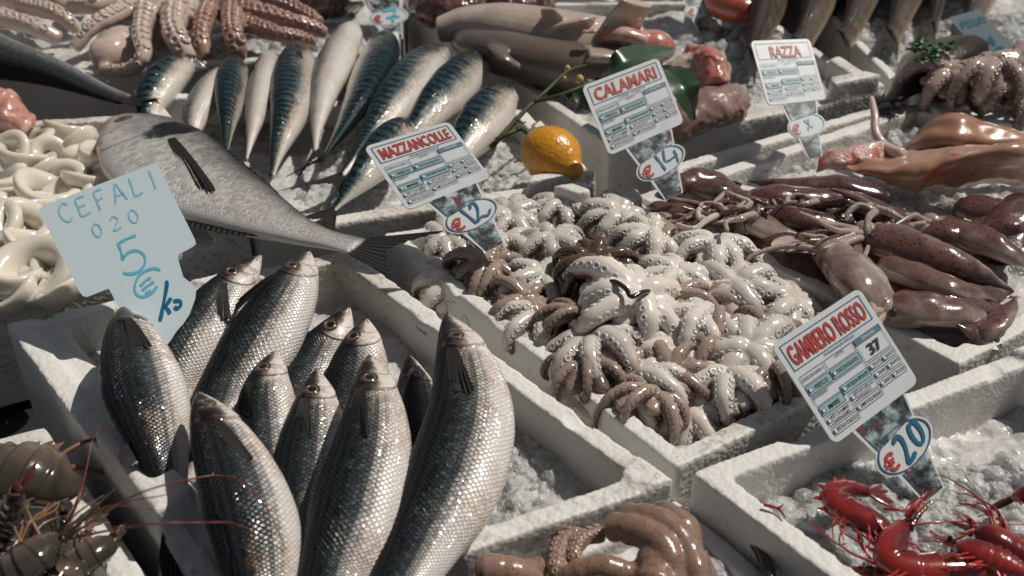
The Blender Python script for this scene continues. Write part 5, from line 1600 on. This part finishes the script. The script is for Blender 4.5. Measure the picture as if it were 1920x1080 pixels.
def leaf(parent, pts, W, tiltv=(0, 0, 1), m=LEAF, fold=.25):
    c = spline([P(*p) for p in pts], 30)
    t = nrmz(np.gradient(c, axis=0))
    B = nrmz(np.cross(t, np.asarray(tiltv, float)))
    N = np.cross(B, t)
    s = np.linspace(0, 1, 30)
    w_ = W * np.sin(np.clip(s * .97 + .015, 0, 1) * PI) ** .75 * (1 - .25 * s)
    q = np.linspace(-1, 1, 13)
    V = []
    for th in (.0004, -.0004):
        for i in range(30):
            for x in q:
                V.append(c[i] + B[i] * w_[i] * x * .5 + N[i] * (abs(x) * fold * w_[i] * .5 - .002 * math.cos(s[i] * 40 - abs(x) * 5) * abs(x) * .3 + th))
    f = grid_faces(30, 13, False)
    return MB().add(V, f + [tuple(i + 390 for i in g[::-1]) for g in f]).build('leaf', m, parent)


leaf(tr, [(1118, 150, .065), (1150, 128, .09), (1190, 112, .095), (1262, 92, .07)], .052, (0, -.45, .9))
leaf(tr, [(1236, 124, .075), (1262, 140, .08), (1284, 172, .07), (1300, 226, .03)], .052, (.2, -.6, .8))
leaf(tr, [(1120, 152, .065), (1104, 164, .06), (1092, 180, .05), (1100, 206, .03)], .03, (0, -.4, .9))
PARS = simple('parsley_leaf', (0.016, 0.055, 0.012), .4)
pr = thing('parsley_sprig', P(1752, 100, .06), 'dark green parsley sprig lying on the brown fish', 'parsley')
rs = np.random.RandomState(5)
pm = MB()
for path in ([(1700, 92, .07), (1735, 92, .075), (1792, 86, .07)], [(1735, 92, .075), (1746, 108, .075), (1756, 124, .07)]):
    v, f, _ = tube(spline([P(*p) for p in path], 14), .0018, 6)
    pm.add(v, f)
pm.build('stem', PARS, pr)
for i in range(26):
    c = P(*((rs.uniform(1712, 1758), rs.uniform(74, 118)) if i < 18 else (rs.uniform(1758, 1794), rs.uniform(80, 92))), rs.uniform(.066, .082))
    d = nrmz(rs.uniform(-1, 1, 3) * (1, 1, .4)) * rs.uniform(.010, .018)
    b3 = nrmz(np.cross(d, (0, 0, 1))) * np.linalg.norm(d) * .5
    pts_ = [c - d * .5, c - d * .1 + b3, c + d * .15 + b3 * .5, c + d * .3 + b3 * .9, c + d * .6, c + d * .3 - b3 * .9, c + d * .15 - b3 * .5, c - d * .1 - b3]
    pm = MB().add(pts_ + [q + np.array((0, 0, .0008)) for q in pts_], [tuple(range(8))[::-1], tuple(range(8, 16))] + [(k, (k + 1) % 8, 8 + (k + 1) % 8, 8 + k) for k in range(8)])
    pm.build('leaflet', PARS, pr)
# ------------------------------------------------------------------ price cards
CARD, nt_, b_ = mat('white_card_plastic')
setp(nt_, b_, col=mix(nt_, smooth(nt_, nz(nt_, 25, 4, .6), .55, .75), (0.66, 0.70, 0.72), (0.56, 0.60, 0.62)), rough=.3, coat=.5, coatr=.15, nrm=bump(nt_, nz(nt_, 30, 2), .08, .003))
INK = dict(red=simple('red_print', (0.47, 0.045, 0.035), .4), navy=simple('navy_print', (0.035, 0.10, 0.17), .4), teal=simple('teal_print', (0.30, 0.47, 0.50), .4),
           black=simple('black_print', (0.025, 0.027, 0.03), .4), white=simple('white_print', (0.70, 0.73, 0.74), .4), blue=simple('blue_marker', (0.010, 0.13, 0.24), .4),
           pale=simple('pale_blue_marker', (0.12, 0.45, 0.60), .5), faint=simple('faint_marker', (0.26, 0.52, 0.65), .5), header=simple('blue_grey_print', (0.09, 0.19, 0.25), .4), ghost=simple('sunlit_red_print', (0.52, 0.22, 0.19), .5))
PHOTO, nt_, b_ = mat('printed_fish_picture')
co_ = nd(nt_, 'TexCoord', out=3)
d_ = nz(nt_, 70, 4, .6, co_)
c_ = ramp(nt_, d_, [(.36, (.012, .016, .018)), (.46, (.07, .085, .09)), (.56, (.30, .38, .40)), (.66, (.60, .64, .65))])
c_ = mix(nt_, smooth(nt_, nz(nt_, 90, 2, .5, co_), .60, .66), c_, (.16, .05, .06))
setp(nt_, b_, col=c_, rough=.3, coat=.5, coatr=.15)


def homog(src, dst):
    A = []
    for (x, y), (p, q) in zip(src, dst):
        A += [[x, y, 1, 0, 0, 0, -p * x, -p * y, -p], [0, 0, 0, x, y, 1, -q * x, -q * y, -q]]
    return np.linalg.svd(np.array(A))[2][-1].reshape(3, 3)


class Plane:
    """a card standing in the ice: its sheet passes through the foot point and faces nrm; local (0..1) card units are laid on that sheet"""

    def __init__(s, foot, nrm, quad):
        s.foot, s.n = np.asarray(foot, float), nrmz(nrm)
        s.H = homog([(0, 0), (1, 0), (1, 1), (0, 1)], quad)

    def px(s, p, off=0.0):
        d = ray(*p)
        k = (s.n @ (s.foot - CP)) / (s.n @ d)
        return CP + d * k + s.n * off

    def at(s, x, y, off=0.0):
        q = s.H @ (x, y, 1)
        return s.px(q[:2] / q[2], off)


def poly(pl, pts, m_off, mode='loc'):
    f = pl.at if mode == 'loc' else pl.px
    return [f(*p, off=m_off) if mode == 'loc' else f(p, m_off) for p in pts]


def plate(pl, outlines, th, mode='loc'):
    mb = MB()
    for k, o in enumerate(outlines):
        t = th
        a = poly(pl, o, t - k * .00025, mode)
        b = poly(pl, o, 0.0002 * k, mode)
        n = len(a)
        mb.add(a + b, [tuple(range(n)), tuple(range(n, 2 * n))[::-1]] + [(i, n + i, n + (i + 1) % n, (i + 1) % n) for i in range(n)])
    return mb


def rrect(x0, y0, x1, y1, r):
    o = []
    for cx, cy, a0 in ((x1 - r, y0 + r, -90), (x1 - r, y1 - r, 0), (x0 + r, y1 - r, 90), (x0 + r, y0 + r, 180)):
        o += [(cx + r * math.cos(math.radians(a0 + k * 18)), cy + r * math.sin(math.radians(a0 + k * 18))) for k in range(6)]
    return o


def text_geo(s, x0, y0, x1, y1, bold=0.0):
    cu = bpy.data.curves.new('t', 'FONT')
    cu.body = s
    cu.offset = bold
    cu.resolution_u = 3
    o = bpy.data.objects.new('t', cu)
    COL.objects.link(o)
    dg = bpy.context.evaluated_depsgraph_get()
    dg.update()
    me = bpy.data.meshes.new_from_object(o.evaluated_get(dg))
    v = np.array([q.co[:] for q in me.vertices])
    f = [tuple(q.vertices) for q in me.polygons]
    bpy.data.objects.remove(o)
    bpy.data.curves.remove(cu)
    bpy.data.meshes.remove(me)
    lo, hi = v.min(0), v.max(0)
    X = x0 + (v[:, 0] - lo[0]) / (hi[0] - lo[0]) * (x1 - x0)
    Y = y1 - (v[:, 1] - lo[1]) / (hi[1] - lo[1]) * (y1 - y0)
    return np.stack([X, Y], 1), f


def put_text(mb, pl, s, box, bold=0.0, off=.0011):
    q, f = text_geo(s, *box, bold)
    mb.add([pl.at(x, y, off) for x, y in q], f)


def rect(mb, pl, x0, y0, x1, y1, off):
    mb.add([pl.at(*p, off) for p in ((x0, y0), (x0, y1), (x1, y1), (x1, y0))], [(0, 1, 2, 3)])


def frame(mb, pl, x0, y0, x1, y1, w, off=.0009):
    for b in ((x0, y0, x1, y0 + w), (x0, y1 - w, x1, y1), (x0, y0 + w, x0 + w, y1 - w), (x1 - w, y0 + w, x1, y1 - w)):
        rect(mb, pl, *b, off)


def stroke(mb, pl, pts, w, off=.0012, mode='loc', taper=True):
    """a marker stroke: flat ribbon along a smooth path in card units or photo pixels"""
    c = spline([(x, y, 0) for x, y in pts], max(8, 10 * len(pts)))[:, :2]
    d = nrmz(np.gradient(c, axis=0))
    nn = np.stack([-d[:, 1], d[:, 0]], 1)
    k = len(c)
    ww = w * (1 + .15 * np.sin(np.linspace(0, 9, k)))
    if taper:
        ww[0] *= .6
        ww[-1] *= .5
    L, Rr = c + nn * ww[:, None] / 2, c - nn * ww[:, None] / 2
    f = (lambda p: pl.at(p[0], p[1], off)) if mode == 'loc' else (lambda p: pl.px(p, off))
    v = [f(p) for p in L] + [f(p) for p in Rr]
    mb.add(v, [(i, i + 1, k + i + 1, k + i) for i in range(k - 1)])


EL_C, EL_A, EL_B, EL_R = (.545, 1.375), .315, .185, math.radians(-6)


def ell(sc=1.0, n=40):
    o = []
    for k in range(n):
        a = 2 * PI * k / n
        x, y = EL_A * sc * math.cos(a), EL_B * sc * math.sin(a)
        o.append((EL_C[0] + x * math.cos(EL_R) - y * math.sin(EL_R), EL_C[1] + x * math.sin(EL_R) + y * math.cos(EL_R)))
    return o


def price_card(label, quad, tipz, nrm, title, tbox, latin, price, num=None, sunlit=False, tip=(.56, 1.88), stem_bottom=1.88):
    H = homog([(0, 0), (1, 0), (1, 1), (0, 1)], quad)
    q = H @ (*tip, 1)
    foot = P(*(q[:2] / q[2]), tipz)
    pl = Plane(foot, nrm, quad)
    U = np.linalg.norm(pl.at(1, 0) - pl.at(0, 0))
    r = thing('price_card', foot, label, 'price card', 'printed price cards stuck in the ice')
    e2 = ell(1.06)
    card = rrect(0, 0, 1, 1, .07)
    stem = [(.20, .985), (.83, .985), (.66, stem_bottom), (.42, stem_bottom)]
    plate(pl, [card, e2, stem], .0016).build('card', CARD, r, smooth=False)
    ph = MB()
    yb = stem_bottom - .01
    for a, b, c, d in (((.245, 1.0), (.80, 1.0), (.765, 1.20), (.31, 1.28)), ((.385, 1.56), (.70, 1.52), (.64, yb), (.44, yb))):
        ph.add([pl.at(*p, .0019) for p in (a, d, c, b)], [(0, 1, 2, 3)])
    ph.build('fish_picture', PHOTO, r, smooth=False)
    B = {k: MB() for k in ('red', 'navy', 'teal', 'black', 'white', 'blue', 'header')}
    o1 = .0021
    frame(B['navy'], pl, .05, .05, .95, .30, .008, o1)
    put_text(B['red'], pl, title, tbox, .025, .0024)
    put_text(B['black'], pl, latin, (.36, .305, .70, .345), 0, .0024)
    # table
    for x0, y0, x1, y1 in ((.05, .46, .31, .545), (.32, .46, .645, .545), (.05, .665, .31, .75), (.32, .62, .645, .705)):
        rect(B['teal'], pl, x0, y0, x1, y1, o1)
    for x0, y0, x1, y1 in ((.05, .36, .31, .45), (.32, .36, .645, .45), (.05, .46, .31, .545), (.32, .46, .645, .545), (.66, .36, .965, .585), (.05, .555, .645, .655), (.05, .665, .31, .75), (.32, .62, .645, .705), (.66, .60, .80, .67),
                           (.81, .60, .965, .67), (.05, .765, .34, .855), (.35, .72, .645, .81), (.66, .685, .80, .76), (.81, .685, .965, .76), (.05, .87, .34, .945), (.35, .825, .645, .90), (.66, .775, .80, .85), (.81, .775, .965, .85)):
        frame(B['navy'], pl, x0, y0, x1, y1, .0045, .0024)
    rect(B['header'], pl, .66, .36, .965, .42, .0023)
    put_text(B['white'], pl, 'ZONA FAO', (.74, .375, .89, .405), .01, .0026)
    tx = (('CODICE FAO ALPHA 3', (.06, .385, .29, .415)), ('LOTTO', (.44, .37, .54, .395)), ('FRESCO', (.13, .485, .27, .525)), ('DECONGELATO', (.385, .485, .62, .522)), ('PROVENIENZA', (.06, .565, .22, .59)), ('MARE', (.14, .69, .26, .73)),
          ('ACQUA DOLCE', (.385, .642, .62, .682)), ('PESCATO', (.70, .62, .79, .65)), ('ALLEVATO', (.85, .62, .96, .65)), ('RETI DA IMBR.', (.10, .78, .31, .81)), ('E ANALOGHE', (.10, .82, .29, .848)), ('RETI DA CIRCUIZ.', (.40, .732, .63, .762)), ('E RACCOLTI', (.40, .772, .57, .80)),
          ('DRAGHE', (.70, .705, .79, .738)), ('NASSE/TRAPPOLE', (.845, .705, .96, .735)), ('RETI DA STRASCICO', (.10, .89, .33, .925)), ('AMI E PALANGARI', (.40, .845, .635, .88)), ('SCIABICHE', (.70, .795, .79, .828)), ('RETI DA TRAINO', (.845, .795, .96, .828)))
    for s, b in tx:
        put_text(B['black'], pl, s, b, .012, .0026)
    for x, y in ((.065, .485), (.335, .485), (.065, .69), (.335, .642), (.668, .622), (.818, .622), (.058, .79), (.358, .745), (.668, .705), (.818, .705), (.058, .89), (.358, .845), (.668, .795), (.818, .795)):
        tk = MB()
        rect(tk, pl, x, y, x + .038, y + .038, .0026)
        tk.build('tick_box', INK['white'], r, smooth=False)
        frame(B['navy'], pl, x, y, x + .038, y + .038, .004, .0028)
    if num:
        put_text(B['black'], pl, num, (.745, .455, .885, .56), .03, .0026)
    names = dict(red='title_lettering', navy='frame_lines', teal='tinted_cell', black='small_print', white='header_lettering', header='header_band')
    if sunlit:
        INKS = dict(INK, red=INK['ghost'], navy=INK['teal'], black=INK['header'])  # paler inks: overexposing sunlight painted into the print
    else:
        INKS = INK
    for k, nme in names.items():
        B[k].build(nme, INKS[k], r, smooth=False)
    ov = MB()
    o_, i_ = ell(.985), ell(.93)
    n = len(o_)
    ov.add([pl.at(*p, .0021) for p in o_] + [pl.at(*p, .0021) for p in i_], [(k, (k + 1) % n, n + (k + 1) % n, n + k) for k in range(n)])
    ov.build('oval_border', INK['navy'] if not sunlit else INK['teal'], r, smooth=False)
    eu = MB()
    put_text(eu, pl, '\u20ac', (.28, 1.33, .415, 1.50), .03, .0023)
    eu.build('euro_sign', INKS['red'], r, smooth=False)
    pm = MB()
    for pts, w_ in price:
        stroke(pm, pl, pts, w_, .0025)
    pm.build('price_writing', INK['blue'] if not sunlit else INK['faint'], r, smooth=False)
    return r


T2 = lambda pts, w: (pts, w)
price_card('white card reading GAMBERO ROSSO 37 with 20 euro in its oval', [(1444, 648), (1609, 540), (1721, 717), (1563, 835)], -.028, (.15, -.62, .75), 'GAMBERO ROSSO', (.085, .085, .92, .27), 'Aristaeomorpha foliacea', [
    ([(.465, 1.30), (.515, 1.265), (.55, 1.30), (.545, 1.38), (.515, 1.46), (.50, 1.51), (.555, 1.50), (.60, 1.47)], .036), ([(.72, 1.245), (.675, 1.26), (.655, 1.34), (.665, 1.42), (.70, 1.45), (.745, 1.41), (.76, 1.33), (.745, 1.26), (.71, 1.245)], .034)], num='37')
price_card('white card reading MAZZANCOLLE with 12 euro in its oval', [(682, 277), (841, 229), (920, 334), (764, 396)], .035, (.12, -.55, .8), 'MAZZANCOLLE', (.10, .095, .91, .265), 'Penaeus kerathurus', [
    ([(.47, 1.25), (.50, 1.36), (.535, 1.50)], .026), ([(.57, 1.30), (.60, 1.235), (.645, 1.25), (.64, 1.33), (.59, 1.43), (.555, 1.49), (.62, 1.45), (.70, 1.46), (.76, 1.40)], .026)])
price_card('white card reading CALAMARI with 14 euro, standing before green leaves', [(1090, 163), (1233, 109), (1282, 231), (1142, 293)], .03, (.12, -.62, .75), 'CALAMARI', (.10, .09, .90, .27), 'Loligo vulgaris', [
    ([(.50, 1.25), (.53, 1.36), (.56, 1.50)], .02), ([(.62, 1.23), (.605, 1.39), (.77, 1.37)], .02), ([(.745, 1.29), (.75, 1.38), (.745, 1.47)], .018)])
price_card('overexposed card reading RAZZA with a faded oval, in the skate box', [(1406, 78), (1517, 74), (1548, 187), (1439, 199)], .02, (.16, -.60, .78), 'RAZZA', (.26, .10, .78, .28), 'Raja clavata', [
    ([(.52, 1.28), (.56, 1.34), (.60, 1.27)], .02), ([(.59, 1.30), (.575, 1.38), (.55, 1.45)], .02), ([(.60, 1.38), (.64, 1.42)], .02)], sunlit=True)


def simple_tag(label, quad, zfoot, nrm, price, eu=True):
    """a printed card of which only the foot with its oval is in the frame"""
    H = homog([(0, 0), (1, 0), (1, 1), (0, 1)], quad)
    q = H @ (.55, 1.88, 1)
    foot = P(*(q[:2] / q[2]), zfoot)
    pl = Plane(foot, nrm, quad)
    r = thing('price_card', foot, label, 'price card', 'printed price cards stuck in the ice')
    plate(pl, [rrect(0, 0, 1, 1, .07), ell(1.06), [(.20, .985), (.83, .985), (.66, 1.88), (.42, 1.88)]], .0016).build('card', CARD, r, smooth=False)
    ph = MB()
    for a, b, c, d in (((.245, 1.0), (.80, 1.0), (.765, 1.20), (.31, 1.28)), ((.385, 1.56), (.70, 1.52), (.64, 1.87), (.44, 1.87))):
        ph.add([pl.at(*p, .0019) for p in (a, d, c, b)], [(0, 1, 2, 3)])
    ph.build('fish_picture', PHOTO, r, smooth=False)
    ov = MB()
    o_, i_ = ell(.985), ell(.93)
    n = len(o_)
    ov.add([pl.at(*p, .0021) for p in o_] + [pl.at(*p, .0021) for p in i_], [(k, (k + 1) % n, n + (k + 1) % n, n + k) for k in range(n)])
    ov.build('oval_border', INK['teal'], r, smooth=False)
    e = MB()
    put_text(e, pl, '\u20ac', (.28, 1.33, .415, 1.50), .03, .0023)
    e.build('euro_sign', INK['red'], r, smooth=False)
    pm = MB()
    for pts, w_ in price:
        stroke(pm, pl, pts, w_, .0025)
    pm.build('price_writing', INK['pale'], r, smooth=False)


simple_tag('card cut by the top edge, oval with a blue 7 above the mackerel', [(620, -92), (742, -100), (770, -6), (655, 4)], -.01, (.1, -.6, .78),
           [([(.47, 1.26), (.60, 1.24), (.68, 1.27), (.62, 1.38), (.58, 1.50)], .05), ([(.50, 1.41), (.60, 1.39), (.72, 1.40)], .04)])
simple_tag('card cut by the top edge, blurred 18 in its oval beside the pale shark', [(1240, -96), (1340, -100), (1352, -14), (1256, -8)], -.01, (.1, -.6, .78),
           [([(.50, 1.27), (.52, 1.38), (.53, 1.48)], .03), ([(.68, 1.25), (.62, 1.30), (.69, 1.38), (.62, 1.46), (.70, 1.47), (.74, 1.42), (.62, 1.32), (.70, 1.25)], .03)])

# handwritten cards: outlines and strokes given where they lie on the card's sheet
r_ = P(290, 640, .022)
pl = Plane(r_, (.12, -.60, .78), [(73, 397), (293, 307), (370, 463), (157, 562)])
rr = thing('handwritten_card', r_, 'big pale blue card with CEFALI and 5 euro per kg in blue marker', 'price card')
out = [(80, 388), (286, 309), (293, 308), (298, 313), (366, 450), (368, 459), (362, 464), (336, 478), (334, 486), (344, 520), (356, 530), (364, 538), (368, 548), (366, 562), (356, 590), (336, 622), (312, 650), (280, 660), (250, 640), (238, 606), (207, 546), (204, 542), (164, 558), (156, 556), (150, 548), (76, 402), (74, 394)]
plate(pl, [out[::-1]], .0018, 'px').build('card', simple('pale_blue_card', (0.58, 0.69, 0.74), .35, coat=.3), rr, smooth=False)
w1, w2, w3 = MB(), MB(), MB()
def letter(o, glyph, wx=24.0, hy=36.0):
    """strokes of one hand drawn letter, laid along the slanted writing line of the card"""
    return [[(o[0] + wx * x * .94 + hy * y * .36, o[1] - wx * x * .36 + hy * y * .93) for x, y in st] for st in glyph]


GLY = dict(C=[[(.9, .15), (.5, 0), (.1, .3), (.1, .7), (.5, 1), (.9, .85)]], E=[[(.85, .02), (.15, .05), (.1, .5), (.15, .97), (.9, .95)], [(.12, .5), (.7, .47)]], F=[[(.9, .0), (.2, .05), (.18, .5), (.2, 1.05)], [(.2, .5), (.7, .45)]],
           A=[[(.0, 1), (.25, .5), (.5, 0), (.75, .5), (1, 1)], [(.2, .65), (.85, .62)]], L=[[(.2, 0), (.2, .5), (.2, .97), (.85, .95)]], I=[[(.4, 0), (.42, .5), (.4, 1)]], O=[[(.5, 0), (.1, .3), (.12, .8), (.5, 1), (.9, .7), (.85, .25), (.5, 0)]],
           Two=[[(.1, .2), (.5, 0), (.9, .3), (.5, .65), (.1, 1), (.95, .95)]])
for k, g in enumerate('CEFALI'):
    for p in letter((106 + 33 * k, 388 - 12.5 * k), GLY[g]):
        stroke(w3, pl, p, 3.6, .0022, 'px')
for k, g in enumerate(('O', 'Two', 'O')):
    for p in letter((170 + 34 * k, 424 - 13 * k), GLY[g], 18, 26):
        stroke(w3, pl, p, 3.2, .0022, 'px')
for p in ([(222, 456), (228, 472), (232, 490)], [(226, 456), (240, 449), (256, 443)], [(231, 486), (244, 474), (260, 472), (272, 482), (272, 498), (258, 512), (240, 515), (232, 512)],
          [(302, 508), (288, 505), (266, 514), (256, 530), (254, 548), (266, 558), (284, 552), (296, 538)], [(264, 538), (274, 528), (284, 522)], [(268, 546), (280, 536), (290, 530)], [(274, 552), (284, 546)]):
    stroke(w2, pl, p, 5.0, .0022, 'px')
for p in ([(312, 528), (314, 536), (308, 570), (301, 604)], [(322, 560), (314, 572), (310, 576), (316, 582), (320, 590)], [(326, 566), (338, 566), (340, 574), (332, 580), (328, 576)]):
    stroke(w1, pl, p, 6.5, .0024, 'px')
w1.build('dark_writing', INK['blue'], rr, smooth=False)
w2.build('blue_writing', INK['pale'], rr, smooth=False)
w3.build('faint_writing', INK['faint'], rr, smooth=False)

r_ = P(1890, 134, .02)
pl = Plane(r_, (-.35, -.75, .55), [(1780, 32), (1836, 18), (1930, 110), (1866, 122)])
rr = thing('handwritten_card', r_, 'small pale blue card with POLPI 14 in blurred marker at the top right', 'price card')
plate(pl, [[(1779, 34), (1836, 18), (1903, 92), (1898, 98), (1930, 136), (1892, 134), (1862, 108), (1846, 112)][::-1]], .0018, 'px').build('card', bpy.data.materials['pale_blue_card'], rr, smooth=False)
w1 = MB()
q_, f_ = text_geo('POLPI', 0, 0, 1, 1, .02)
w1.add([pl.px((1800 + 44 * x + 6 * y, 40 - 10 * x + 14 * y), .0022) for x, y in q_], f_)
q_, f_ = text_geo('14', 0, 0, 1, 1, .02)
w1.add([pl.px((1834 + 26 * x + 10 * y, 72 - 6 * x + 18 * y), .0022) for x, y in q_], f_)
for p in ([(1884, 92), (1872, 90), (1864, 98), (1872, 106), (1884, 104)], [(1866, 100), (1882, 97)]):
    stroke(w1, pl, p, 4, .0022, 'px')
w1.build('blue_writing', INK['pale'], rr, smooth=False)
